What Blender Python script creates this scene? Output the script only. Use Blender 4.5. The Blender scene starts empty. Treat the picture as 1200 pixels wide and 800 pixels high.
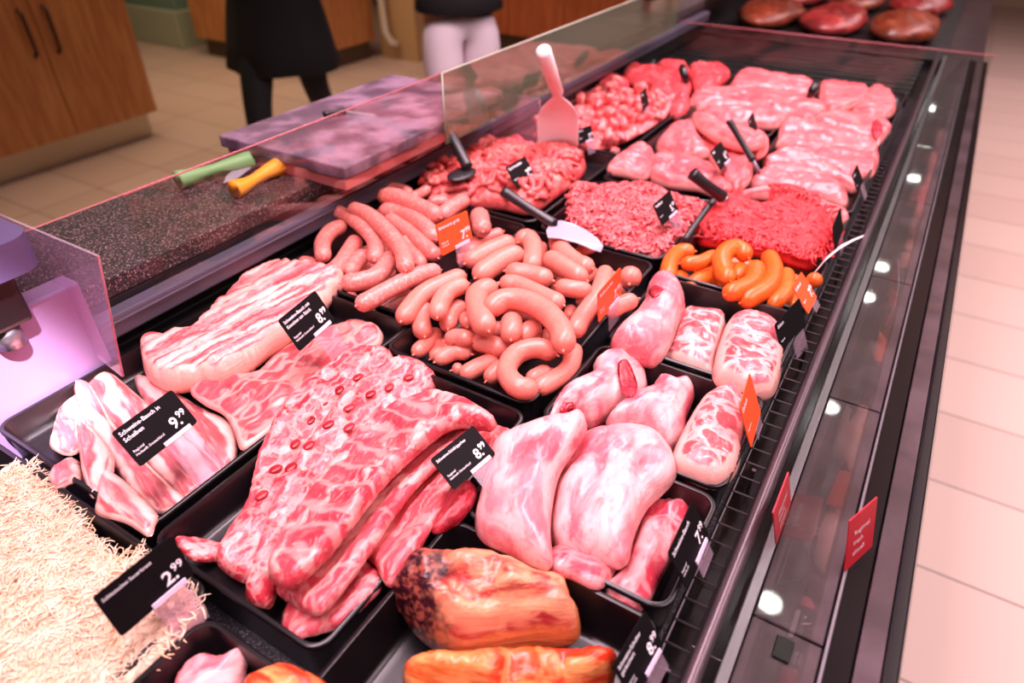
import bpy, bmesh, math, random
import numpy as np
from mathutils import Vector, Matrix, noise as mn, geometry as mg
random.seed(7); rng = np.random.default_rng(7)
S = bpy.context.scene; COL = S.collection
PI = math.pi
# ------------------------------------------------------------------ camera
RZ = 0.90                       # height of the tray rims above the floor
CAM = Vector((0, 0, 1.40)); FPX = 791.0
pitch = math.atan2(572, FPX); yaw = math.radians(31.3)
F = Vector((-math.sin(yaw)*math.cos(pitch), math.cos(yaw)*math.cos(pitch), -math.sin(pitch)))
R = Vector((math.cos(yaw), math.sin(yaw), 0)); U = R.cross(F)
cd = bpy.data.cameras.new('camera'); cam = bpy.data.objects.new('camera', cd); COL.objects.link(cam)
cam.matrix_world = Matrix(((R.x, U.x, -F.x, CAM.x), (R.y, U.y, -F.y, CAM.y), (R.z, U.z, -F.z, CAM.z), (0, 0, 0, 1)))
cd.sensor_width = 36; cd.lens = 36*FPX/1200; cd.clip_start = .02; cd.clip_end = 60
cd.dof.use_dof = True; cd.dof.focus_distance = .72; cd.dof.aperture_fstop = 3.6
S.camera = cam
def ray(p): return F + R*((p[0]-600)/FPX) + U*((400-p[1])/FPX)
def at(p, z=0.0):               # where the sight line of a pixel meets the level RZ+z
    r = ray(p); t = (RZ+z-CAM.z)/r.z
    return CAM + r*t
def pxw(w, p):                  # metres covered by w pixels at world point p
    return w*((p-CAM).dot(F))/FPX
# ------------------------------------------------------------------ materials
def lin(c):
    return tuple((v/12.92 if v <= .04045 else ((v+.055)/1.055)**2.4) for v in [x/255 for x in c]) + (1,)
class N:
    def __init__(s, name):
        s.m = bpy.data.materials.new(name); s.m.use_nodes = True
        s.t = s.m.node_tree; s.b = s.t.nodes['Principled BSDF']; s.out = s.t.nodes['Material Output']
    def n(s, t, **k):
        nd = s.t.nodes.new(t)
        for a, v in k.items():
            if a in nd.inputs.keys(): pass
            setattr(nd, a, v)
        return nd
    def l(s, a, b): s.t.links.new(a, b)
    def attr(s, name):
        nd = s.n('ShaderNodeAttribute'); nd.attribute_name = name; return nd
    def map(s, vec, sc):
        nd = s.n('ShaderNodeMapping'); nd.inputs['Scale'].default_value = sc; s.l(vec, nd.inputs['Vector']); return nd.outputs[0]
    def noise(s, vec, sc, det=4, dist=0., rough=.55):
        nd = s.n('ShaderNodeTexNoise'); nd.inputs['Scale'].default_value = sc; nd.inputs['Detail'].default_value = det
        nd.inputs['Distortion'].default_value = dist; nd.inputs['Roughness'].default_value = rough
        if vec is not None: s.l(vec, nd.inputs['Vector'])
        return nd.outputs[0]
    def voro(s, vec, sc, feat='F1'):
        nd = s.n('ShaderNodeTexVoronoi'); nd.feature = feat; nd.inputs['Scale'].default_value = sc
        s.l(vec, nd.inputs['Vector']); return nd.outputs['Distance']
    def ramp(s, fac, a, b, inv=False):
        nd = s.n('ShaderNodeMapRange'); nd.interpolation_type = 'SMOOTHSTEP'
        nd.inputs[1].default_value = a; nd.inputs[2].default_value = b
        if inv: nd.inputs[3].default_value = 1; nd.inputs[4].default_value = 0
        s.l(fac, nd.inputs[0]); return nd.outputs[0]
    def mix(s, fac, a, b):
        nd = s.n('ShaderNodeMix'); nd.data_type = 'RGBA'
        if isinstance(fac, (int, float)): nd.inputs[0].default_value = fac
        else: s.l(fac, nd.inputs[0])
        for v, i in ((a, 6), (b, 7)):
            if isinstance(v, tuple): nd.inputs[i].default_value = v
            else: s.l(v, nd.inputs[i])
        return nd.outputs[2]
    def math(s, op, a, b=0.):
        nd = s.n('ShaderNodeMath'); nd.operation = op
        for v, i in ((a, 0), (b, 1)):
            if isinstance(v, (int, float)): nd.inputs[i].default_value = v
            else: s.l(v, nd.inputs[i])
        return nd.outputs[0]
    def bump(s, h, st=.3, dist=.002):
        nd = s.n('ShaderNodeBump'); nd.inputs['Strength'].default_value = st; nd.inputs['Distance'].default_value = dist
        s.l(h, nd.inputs['Height']); s.l(nd.outputs[0], s.b.inputs['Normal'])
    def col(s, c):
        if isinstance(c, tuple): s.b.inputs['Base Color'].default_value = c
        else: s.l(c, s.b.inputs['Base Color'])
    def set(s, **k):
        for a, v in k.items(): s.b.inputs[a.replace('_', ' ').title().replace('Ior', 'IOR')].default_value = v
        return s
M = {}
def plain(name, c, rough=.5, metal=0., bump=0, bs=200):
    k = N(name); k.col(lin(c)); k.set(roughness=rough, metallic=metal)
    if bump:
        tc = k.n('ShaderNodeTexCoord'); k.bump(k.noise(tc.outputs['Object'], bs), bump, .001)
    M[name] = k.m
def meat(name, lean, fat, sc=60, lo=.5, hi=.62, st=(.4, 1, 1), rim=None, rimw=.006, lean2=None, fine=260, rough=.28, dist=1.5, bands=None, bump=.35, web=None, char=None):
    k = N(name); uv = k.attr('luv').outputs['Vector']; oi = k.n('ShaderNodeObjectInfo')
    add = k.n('ShaderNodeVectorMath'); add.operation = 'ADD'; k.l(uv, add.inputs[0])
    cmb = k.n('ShaderNodeCombineXYZ'); k.l(k.math('MULTIPLY', oi.outputs['Random'], 3.7), cmb.inputs[2]); k.l(cmb.outputs[0], add.inputs[1])
    v = add.outputs[0]
    big = k.noise(k.map(v, st), sc, 5, dist)
    fn = k.noise(k.map(v, (st[0]*.6, st[1], st[2])), fine, 3, .5)
    mod = k.noise(v, sc*.35, 2)
    l2 = lean2 or tuple(x*.72 for x in lean)
    c = k.mix(k.ramp(mod, .38, .62), lin(l2), lin(lean))
    fcol = k.mix(k.ramp(fn, .35, .65), lin(fat), lin(tuple(min(255, x*.93) for x in fat)))
    msk = k.ramp(big, lo, hi)
    c = k.mix(msk, c, fcol)
    c = k.mix(k.math('MULTIPLY', k.ramp(fn, .52, .70), .45), c, fcol)
    if web:                                       # membranes between the muscle bundles
        wv = k.n('ShaderNodeVectorMath'); wv.operation = 'ADD'; k.l(k.map(v, web[2]), wv.inputs[0])
        nz_ = k.n('ShaderNodeTexNoise'); nz_.inputs['Scale'].default_value = web[0]*.8; k.l(v, nz_.inputs['Vector'])
        sc_ = k.n('ShaderNodeVectorMath'); sc_.operation = 'SCALE'; sc_.inputs[3].default_value = 1.1/web[0]; k.l(nz_.outputs['Color'], sc_.inputs[0]); k.l(sc_.outputs[0], wv.inputs[1])
        ed = k.voro(wv.outputs[0], web[0], 'DISTANCE_TO_EDGE')
        c = k.mix(k.math('MULTIPLY', k.ramp(ed, web[1]*.3, web[1], True), web[3]), c, fcol)
    dk = k.noise(k.map(v, (st[0]*.5, st[1], st[2])), sc*3.2, 6, .4, .7)
    c = k.mix(k.math('MULTIPLY', k.ramp(dk, .52, .66), .42), c, lin(tuple(x*.80 if i_ == 0 else x*.55 for i_, x in enumerate(l2))))
    if bands:                                     # lean and fat layers across the piece
        sp = k.n('ShaderNodeSeparateXYZ'); k.l(uv, sp.inputs[0])
        w = k.math('SINE', k.math('ADD', k.math('MULTIPLY', sp.outputs[bands[2]], 2*PI/bands[0]), k.math('MULTIPLY', mod, bands[1])))
        c = k.mix(k.math('MULTIPLY', k.ramp(w, bands[3], bands[3]+.9), bands[4] if len(bands) > 4 else 1.), c, fcol)
    if rim:
        rv = k.attr('rim').outputs['Fac']
        rr = k.math('ADD', rv, k.math('MULTIPLY', k.math('SUBTRACT', mod, .5), rimw*2))
        c = k.mix(k.ramp(rr, rimw*.7, rimw*1.15, True), c, lin(rim))
    if char is not None:                          # charred crust at one end
        sx_ = k.n('ShaderNodeSeparateXYZ'); k.l(uv, sx_.inputs[0])
        e_ = k.math('ADD', sx_.outputs[0], k.math('MULTIPLY', k.math('SUBTRACT', k.noise(v, 22, 4), .5), .11))
        crust = k.mix(k.ramp(k.noise(v, 140, 4), .45, .62), lin((52, 14, 26)), lin((150, 74, 62)))
        c = k.mix(k.ramp(e_, char-.012, char+.008, True), c, crust)
    k.col(c); k.set(roughness=rough); k.b.inputs['Specular IOR Level'].default_value = .5
    k.bump(k.math('ADD', big, k.math('MULTIPLY', fn, .5)), bump, .003)
    M[name] = k.m
meat('rib_meat', (208, 70, 82), (242, 160, 156), 80, .50, .64, (.6, 1, 1), fine=300, lean2=(182, 34, 52), dist=.7, bump=.45, web=(75, .14, (.4, 1, 1), .5))
meat('rib_sheet', (208, 80, 90), (244, 168, 162), 60, .52, .66, (.3, 1, 1), fine=280, lean2=(192, 54, 70), dist=.7, bump=.45, web=(40, .10, (.5, 1, 1), .45))
meat('rib_striped', (208, 78, 88), (244, 172, 166), 60, .52, .66, (.5, 1, 1), fine=280, lean2=(192, 50, 66), dist=.7, bump=.45, bands=(.028, 14, 0, .1, .45))
meat('rack_belly', (214, 86, 94), (246, 176, 168), 60, .50, .64, (.18, 1.2, 1), rim=(244, 178, 164), rimw=.008, bands=(.013, 9, 1, .0, .75), dist=.6, bump=.4)
meat('flat_belly', (208, 76, 86), (242, 160, 154), 55, .50, .66, (.3, 1, 1), rim=(242, 168, 158), rimw=.006, dist=.8, bump=.4, web=(24, .08, (.6, 1, 1), .7))
meat('belly_slice', (220, 104, 112), (248, 188, 180), 50, .52, .70, (.16, 1, 1), rim=(246, 182, 174), rimw=.003, bands=(.030, 7, 1, -.1), dist=.6, bump=.35)
meat('pork_skin', (226, 118, 128), (246, 180, 180), 28, .38, .58, (.5, 1, 1), lean2=(214, 86, 102), fine=150, bump=.35, dist=.6)
meat('pork_skin_red', (214, 88, 100), (240, 152, 154), 36, .46, .64, (.5, 1, 1), lean2=(196, 44, 68), fine=160, dist=.8, bump=.4, web=(34, .12, (.6, 1, 1), .6))
meat('knuckle_cut', (220, 100, 110), (246, 176, 174), 60, .54, .66, (1, 1, 1), rim=(246, 178, 168), rimw=.008, dist=1., fine=180, bump=.35, web=(38, .13, (1, .6, 1), .95))
meat('chop', (222, 96, 102), (236, 134, 134), 46, .42, .70, (.25, 1, 1), rim=(242, 150, 146), rimw=.004, bump=.3, dist=.6, lean2=(216, 80, 88))
meat('chop_deep', (216, 74, 80), (232, 126, 124), 50, .50, .74, (.25, 1, 1), lean2=(198, 50, 60), bump=.3, dist=.6)
meat('gulasch', (222, 98, 100), (242, 158, 148), 60, .5, .68, (1, 1, 1), lean2=(210, 76, 84), dist=.6)
meat('strips', (222, 92, 90), (238, 144, 130), 60, .5, .7, (.5, 1, 1), lean2=(206, 66, 72), dist=.6)
meat('mince', (220, 82, 90), (242, 144, 140), 120, .48, .64, (1, 1, 1), lean2=(186, 26, 44), fine=300)
meat('mince_red', (216, 38, 46), (230, 76, 78), 110, .54, .74, (1, 1, 1), lean2=(198, 22, 36), fine=300)
meat('smoked', (178, 62, 54), (228, 150, 114), 44, .46, .62, (.2, 1, 1), lean2=(156, 38, 48), fine=180, dist=.8, rim=(210, 116, 70), rimw=.005, bump=.6, web=(26, .10, (.25, 1, 1), .5), bands=(.040, 9, 1, .0, .6), char=-.030)
meat('smoked_orange', (220, 98, 34), (238, 152, 92), 30, .5, .64, (.5, 1, 1), lean2=(204, 52, 26), fine=130, dist=.8, bump=.45, web=(24, .10, (.5, 1, 1), .5))
meat('dark_crust', (104, 30, 42), (190, 104, 84), 110, .56, .66, (1, 1, 1), lean2=(56, 14, 28), fine=300, bump=.6)
meat('bone_red', (170, 22, 40), (200, 60, 70), 90, .5, .8, (1, 1, 1))
meat('red_flesh', (192, 32, 54), (220, 90, 102), 80, .5, .7, (.5, 1, 1))
def sausage_mat(name, base, fleck, sc, amt, spot=None):
    k = N(name); tc = k.n('ShaderNodeTexCoord'); v = tc.outputs['Object']
    n1 = k.noise(v, sc, 3); n2 = k.noise(v, sc*.25, 2)
    c = k.mix(k.ramp(n2, .35, .65), lin(tuple(x*.94 for x in base)), lin(base))
    c = k.mix(k.math('MULTIPLY', k.ramp(n1, .52, .62), amt), c, lin(fleck))
    if spot:
        c = k.mix(k.math('MULTIPLY', k.ramp(k.voro(v, sc*.9), .06, .16, True), .7), c, lin(spot))
    oi = k.n('ShaderNodeObjectInfo'); c = k.mix(k.math('MULTIPLY', oi.outputs['Random'], .35), c, lin((base[0]*.9, base[1]*.78, base[2]*.76))); k.col(c); k.set(roughness=.33); k.bump(n1, .15, .001); M[name] = k.m
sausage_mat('sausage_coarse', (228, 122, 114), (242, 166, 156), 240, .75, (172, 110, 100))
sausage_mat('sausage_fine', (232, 128, 114), (237, 144, 130), 300, .5, (204, 120, 104))
sausage_mat('sausage_orange', (228, 100, 30), (238, 126, 54), 200, .5, (205, 84, 24))
plain('black_plastic', (17, 12, 15), .30); plain('black_gloss', (20, 17, 20), .15)
plain('card_black', (14, 11, 13), .6); plain('card_orange', (238, 84, 36), .5); plain('reflected_card_red', (196, 30, 48), .5)
plain('lettering_white', (244, 236, 244), .6); plain('strip_lilac', (225, 200, 222), .4)
plain('tool_black', (38, 34, 38), .35); plain('steel', (190, 186, 190), .25, 1.); plain('blade_pale', (172, 160, 178), .3, .3)
plain('white_plastic', (242, 232, 232), .35); plain('green_handle', (112, 160, 104), .45); plain('yellow_handle', (236, 152, 30), .45)
plain('bar_grey', (92, 84, 100), .35, .3); plain('silver', (150, 140, 150), .3, .9)
plain('wire', (70, 62, 66), .3, .8); plain('rail_grey', (96, 82, 88), .3, .7)
plain('purple_steel', (150, 118, 160), .38, .35); plain('scale_purple', (92, 78, 118), .4, .3)
plain('coat_black', (12, 11, 13), .9); plain('tights_black', (10, 9, 11), .8); plain('trousers_white', (232, 212, 222), .8, 0, .4, 30)
plain('skin', (216, 160, 136), .5); plain('hair_brown', (60, 40, 30), .7); plain('shoe_black', (16, 15, 16), .4); plain('jacket_dark', (26, 20, 24), .85)
plain('block_face', (206, 120, 124), .4, .3); plain('wall_paint', (190, 172, 146), .8); plain('teal_panel', (120, 150, 138), .5)
plain('kick_steel', (190, 176, 152), .3, .8); plain('kick_dark', (84, 66, 48), .5); plain('handle_dark', (58, 42, 40), .4, .4)
plain('pipe_white', (222, 210, 192), .4); plain('beige_panel', (196, 160, 116), .6); plain('pale_green', (176, 186, 164), .4)
plain('counter_front', (15, 11, 13), .4); plain('red_marker', (190, 40, 34), .5)
M['card_black'].node_tree.nodes['Principled BSDF'].inputs['Specular IOR Level'].default_value = .12
def granite():
    k = N('granite'); tc = k.n('ShaderNodeTexCoord'); v = tc.outputs['Object']
    c = k.mix(k.ramp(k.voro(v, 420), .2, .5), lin((178, 142, 146)), lin((52, 40, 44)))
    c = k.mix(k.ramp(k.noise(v, 300, 4), .45, .6), lin((26, 20, 23)), c); k.col(c); k.set(roughness=.5); M['granite'] = k.m
    k = N('slate_block'); tc = k.n('ShaderNodeTexCoord'); v = tc.outputs['Object']
    c = k.mix(k.ramp(k.noise(v, 14, 5), .4, .65), lin((96, 70, 92)), lin((160, 126, 152)))
    k.col(c); k.set(roughness=.4); k.bump(k.noise(v, 160, 3), .2); M['slate_block'] = k.m
    k = N('deck_dark'); tc = k.n('ShaderNodeTexCoord'); v = tc.outputs['Object']
    c = k.mix(k.ramp(k.noise(v, 420, 4), .5, .68), lin((26, 22, 28)), lin((104, 96, 112))); k.col(c); k.set(roughness=.45)
    k.bump(k.noise(v, 400, 3), .5); M['deck_dark'] = k.m
    k = N('ledge_metal'); tc = k.n('ShaderNodeTexCoord'); v = tc.outputs['Object']
    c = k.mix(k.ramp(k.noise(v, 9, 5), .4, .7), lin((66, 50, 56)), lin((92, 74, 82)))
    k.col(c); k.set(metallic=.5, roughness=.32); k.b.inputs['Coat Weight'].default_value = 1; k.b.inputs['Coat Roughness'].default_value = .03; M['ledge_metal'] = k.m
    k = N('beech_wood'); tc = k.n('ShaderNodeTexCoord')
    g = k.noise(k.map(tc.outputs['Object'], (14, 14, 1.1)), 3, 5, .6)
    k.col(k.mix(k.ramp(g, .35, .68), lin((186, 118, 66)), lin((214, 150, 92)))); k.set(roughness=.5); M['beech_wood'] = k.m
    k = N('orange_wood'); tc = k.n('ShaderNodeTexCoord')
    g = k.noise(k.map(tc.outputs['Object'], (14, 14, 1.1)), 3, 5, .6)
    k.col(k.mix(k.ramp(g, .35, .68), lin((176, 88, 46)), lin((200, 108, 62)))); k.set(roughness=.5); M['orange_wood'] = k.m
    k = N('floor_tile'); g = k.n('ShaderNodeNewGeometry')
    mp = k.n('ShaderNodeMapping'); mp.inputs['Location'].default_value = (-.311, -2.354, 0); mp.vector_type = 'POINT'; k.l(g.outputs['Position'], mp.inputs['Vector'])
    b = k.n('ShaderNodeTexBrick'); b.offset = 0; b.squash = 1; k.l(mp.outputs[0], b.inputs['Vector'])
    b.inputs['Color1'].default_value = lin((206, 180, 168)); b.inputs['Color2'].default_value = lin((198, 170, 158)); b.inputs['Mortar'].default_value = lin((128, 106, 98))
    b.inputs['Scale'].default_value = 1; b.inputs['Mortar Size'].default_value = .0035; b.inputs['Brick Width'].default_value = .64; b.inputs['Row Height'].default_value = .3265
    b.inputs['Mortar Smooth'].default_value = .2; b.inputs['Bias'].default_value = 0
    k.col(b.outputs[0]); k.set(roughness=.42); M['floor_tile'] = k.m
    k = N('ceiling_slats'); k.col(lin((120, 78, 56))); k.set(roughness=.6); M['ceiling_slats'] = k.m
    k = N('kraut'); tc = k.n('ShaderNodeTexCoord'); v = tc.outputs['Object']
    c = k.mix(k.ramp(k.noise(v, 45, 4), .35, .7), lin((244, 214, 190)), lin((236, 198, 168)))
    c = k.mix(k.math('MULTIPLY', k.ramp(k.noise(v, 22, 3), .58, .72), .5), c, lin((238, 178, 120)))
    k.col(c); k.set(roughness=.4); M['kraut'] = k.m
granite()
meat('far_meat', (150, 44, 44), (190, 84, 74), 30, .52, .7); meat('far_meat_brown', (128, 52, 34), (176, 96, 60), 30, .52, .7)
def glass(name, tint, refl=.06, hazec=None, haze=0.):
    k = N(name); t = k.t; t.nodes.remove(k.b)
    tr = k.n('ShaderNodeBsdfTransparent'); tr.inputs[0].default_value = lin(tint)
    gl = k.n('ShaderNodeBsdfGlossy'); gl.inputs['Roughness'].default_value = .02
    fr = k.n('ShaderNodeFresnel'); fr.inputs[0].default_value = 1.45
    mx = k.n('ShaderNodeMixShader'); k.l(k.math('ADD', k.math('MULTIPLY', fr.outputs[0], .10), refl), mx.inputs[0]); k.l(tr.outputs[0], mx.inputs[1]); k.l(gl.outputs[0], mx.inputs[2])
    o = mx.outputs[0]
    if haze:
        df = k.n('ShaderNodeBsdfDiffuse'); df.inputs[0].default_value = lin(hazec); m2 = k.n('ShaderNodeMixShader'); m2.inputs[0].default_value = haze
        k.l(o, m2.inputs[1]); k.l(df.outputs[0], m2.inputs[2]); o = m2.outputs[0]
    k.l(o, k.out.inputs[0]); M[name] = k.m
glass('glass_clear', (246, 250, 246), .02); glass('glass_green', (205, 218, 200), .05, (190, 200, 170), .10)
glass('glass_edge', (240, 206, 210), .03, (255, 170, 180), .22)
glass('acrylic', (250, 240, 248), .03, (255, 225, 240), .09); glass('scoop_plastic', (250, 232, 232), .04, (255, 240, 244), .84)
glass('acrylic_haze', (246, 236, 246), .05, (240, 210, 240), .12)
def emis(name, c, s):
    k = N(name); k.b.inputs['Emission Color'].default_value = c; k.b.inputs['Emission Strength'].default_value = s; k.col((0, 0, 0, 1)); M[name] = k.m
emis('lamp_white', (1, .93, .95, 1), 60); emis('lamp_warm', (1, .8, .5, 1), 60)
# ------------------------------------------------------------------ object helpers
def tag(o, label=None, cat=None, group=None, kind=None):
    if label: o['label'] = label
    if cat: o['category'] = cat
    if group: o['group'] = group
    if kind: o['kind'] = kind
    return o
def empty(name, loc, label, cat, group=None, rot=None):
    o = bpy.data.objects.new(name, None); COL.objects.link(o); o.location = loc; o.empty_display_size = .02
    if rot is not None: o.rotation_euler = rot
    return tag(o, label, cat, group)
def mesh(name, verts, faces, mat, parent=None, smooth=True, origin=None, attrs=None):
    me = bpy.data.meshes.new(name)
    org = Vector((0, 0, 0))
    if origin is not None: org = Vector(origin)
    elif parent is not None: org = sum((Vector(v) for v in verts), Vector((0, 0, 0)))/len(verts)
    me.from_pydata([tuple(Vector(v)-org) for v in verts], [], [tuple(f) for f in faces])
    me.materials.append(M[mat] if isinstance(mat, str) else mat)
    if smooth: me.polygons.foreach_set('use_smooth', [True]*len(me.polygons))
    if attrs:
        for nm, (ty, dat) in attrs.items():
            a = me.attributes.new(nm, ty, 'POINT')
            a.data.foreach_set('vector' if ty == 'FLOAT_VECTOR' else 'value', np.asarray(dat, dtype=np.float32).ravel())
    me.update()
    o = bpy.data.objects.new(name, me); COL.objects.link(o); o.location = org
    if parent is not None:
        o.parent = parent; o.matrix_parent_inverse = wm(parent).inverted()
    return o
def wm(o):
    l = Matrix.LocRotScale(o.location, o.rotation_euler, o.scale)
    return l if o.parent is None else wm(o.parent) @ o.matrix_parent_inverse @ l
class B:                        # mesh collector
    def __init__(s): s.v = []; s.f = []
    def add(s, v, f):
        k = len(s.v); s.v += [Vector(x) for x in v]; s.f += [tuple(i+k for i in q) for q in f]; return s
    def box(s, a, b, bev=0.):
        bm = bmesh.new(); bmesh.ops.create_cube(bm, size=1)
        a = Vector(a); b = Vector(b); c = (a+b)/2; d = b-a
        for v in bm.verts: v.co = Vector((v.co.x*d.x+c.x, v.co.y*d.y+c.y, v.co.z*d.z+c.z))
        if bev: bmesh.ops.bevel(bm, geom=list(bm.edges), offset=bev, segments=2, profile=.5, affect='EDGES')
        s.bm(bm); return s
    def bm(s, bm, mat=None):
        bm.verts.index_update()
        s.add([(mat @ v.co if mat else v.co.copy()) for v in bm.verts], [[q.index for q in f.verts] for f in bm.faces]); bm.free(); return s
    def tube(s, pts, r, n=10, caps=True):
        pts = [Vector(p) for p in pts]; rs = r if isinstance(r, (list, tuple)) else [r]*len(pts)
        v = []; f = []; up = None
        for i, p in enumerate(pts):
            t = (pts[min(i+1, len(pts)-1)]-pts[max(i-1, 0)])
            t = t.normalized() if t.length > 1e-9 else Vector((0, 0, 1))
            if up is None: up = t.orthogonal().normalized()
            up = (up-t*up.dot(t)); up = up.normalized() if up.length > 1e-6 else t.orthogonal().normalized()
            w = t.cross(up)
            for j in range(n):
                a = 2*PI*j/n; v.append(p+(up*math.cos(a)+w*math.sin(a))*rs[i])
        for i in range(len(pts)-1):
            for j in range(n):
                f.append((i*n+j, i*n+(j+1) % n, (i+1)*n+(j+1) % n, (i+1)*n+j))
        if caps:
            f.append(tuple(reversed(range(n)))); f.append(tuple((len(pts)-1)*n+j for j in range(n)))
        return s.add(v, f)
    def cyl(s, c, r, h, n=24, r2=None):
        c = Vector(c); return s.tube([c, c+Vector((0, 0, h))], [r, r if r2 is None else r2], n)
    def ell(s, c, r, rot=None, seg=16):
        bm = bmesh.new(); bmesh.ops.create_uvsphere(bm, u_segments=seg, v_segments=max(6, seg//2), radius=1)
        m = Matrix.Translation(c) @ (rot.to_4x4() if rot else Matrix.Identity(4)) @ Matrix.Diagonal((r[0], r[1], r[2], 1))
        return s.bm(bm, m)
    def plate(s, o, ex, ey, th, rad=0., seg=4):          # rounded plate spanned by ex, ey, thickness along normal
        o = Vector(o); n = ex.cross(ey).normalized(); w = ex.length; h = ey.length; a = ex.normalized(); b = ey.normalized()
        pts = rrect(0, w, 0, h, rad, seg) if rad else [(0, 0), (w, 0), (w, h), (0, h)]
        k = len(pts); v = [o+a*x+b*y for x, y in pts]+[o+a*x+b*y-n*th for x, y in pts]
        f = [tuple(range(k)), tuple(reversed(range(k, 2*k)))]+[(i, k+i, k+(i+1) % k, (i+1) % k) for i in range(k)]
        return s.add(v, f)
    def obj(s, name, mat, parent=None, smooth=False, origin=None):
        if origin is None and parent is None:
            zs = min(v.z for v in s.v); origin = (sum(v.x for v in s.v)/len(s.v), sum(v.y for v in s.v)/len(s.v), zs)
        return mesh(name, s.v, s.f, mat, parent, smooth, origin)
def rrect(x0, x1, y0, y1, r, seg=5):
    p = []
    for cx, cy, a0 in ((x1-r, y0+r, -PI/2), (x1-r, y1-r, 0), (x0+r, y1-r, PI/2), (x0+r, y0+r, PI)):
        for i in range(seg+1):
            a = a0+PI/2*i/seg; p.append((cx+r*math.cos(a), cy+r*math.sin(a)))
    return p
def autosmooth(o, ang=40):
    me = o.data; me.polygons.foreach_set('use_smooth', [True]*len(me.polygons))
    try: me.set_sharp_from_angle(angle=math.radians(ang))
    except Exception: pass
    return o
def crv(pts, n=8, closed=False):            # Catmull-Rom through points of any dimension
    P = [np.array(p, float) for p in pts]; m = len(P); out = []
    rngi = range(m if closed else m-1)
    for i in rngi:
        if closed: a, b, c, d = P[i-1], P[i], P[(i+1) % m], P[(i+2) % m]
        else: a, b, c, d = P[max(i-1, 0)], P[i], P[i+1], P[min(i+2, m-1)]
        for j in range(n):
            t = j/n
            out.append(.5*((2*b)+(-a+c)*t+(2*a-5*b+4*c-d)*t*t+(-a+3*b-3*c+d)*t**3))
    if not closed: out.append(P[-1])
    return out
# ------------------------------------------------------------------ height field of what already lies on the counter (relative to RZ)
HX0, HY0, HS = -1.1, -.3, .004
HF = np.full((330, 1100), -.058); FL = np.full((330, 1100), -9.)
def hidx(x, y): return (np.clip(((np.asarray(x)-HX0)/HS).astype(int), 0, HF.shape[0]-1), np.clip(((np.asarray(y)-HY0)/HS).astype(int), 0, HF.shape[1]-1))
def hset(x0, x1, y0, y1, z):
    i, j = hidx([x0, x1], [y0, y1]); HF[i[0]:i[1]+1, j[0]:j[1]+1] = z
def blur(a, k):
    for ax in (0, 1):
        for _ in range(2):
            p = np.pad(a, [(k, k) if q == ax else (0, 0) for q in (0, 1)], mode='edge')
            c = np.cumsum(p, axis=ax); c = np.concatenate([np.zeros_like(np.take(c, [0], ax)), c], axis=ax)
            n = a.shape[ax]; w = 2*k+1
            a = (np.take(c, range(w, w+n), ax)-np.take(c, range(0, n), ax))/w
    return a
def maxf(a, k):
    b = a.copy()
    for d in range(1, k+1):
        b[d:] = np.maximum(b[d:], a[:-d]); b[:-d] = np.maximum(b[:-d], a[d:])
    c = b.copy()
    for d in range(1, k+1):
        c[:, d:] = np.maximum(c[:, d:], b[:, :-d]); c[:, :-d] = np.maximum(c[:, :-d], b[:, d:])
    return c
def hget(x, y):
    i, j = hidx(x, y); return HF[i, j]
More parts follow.
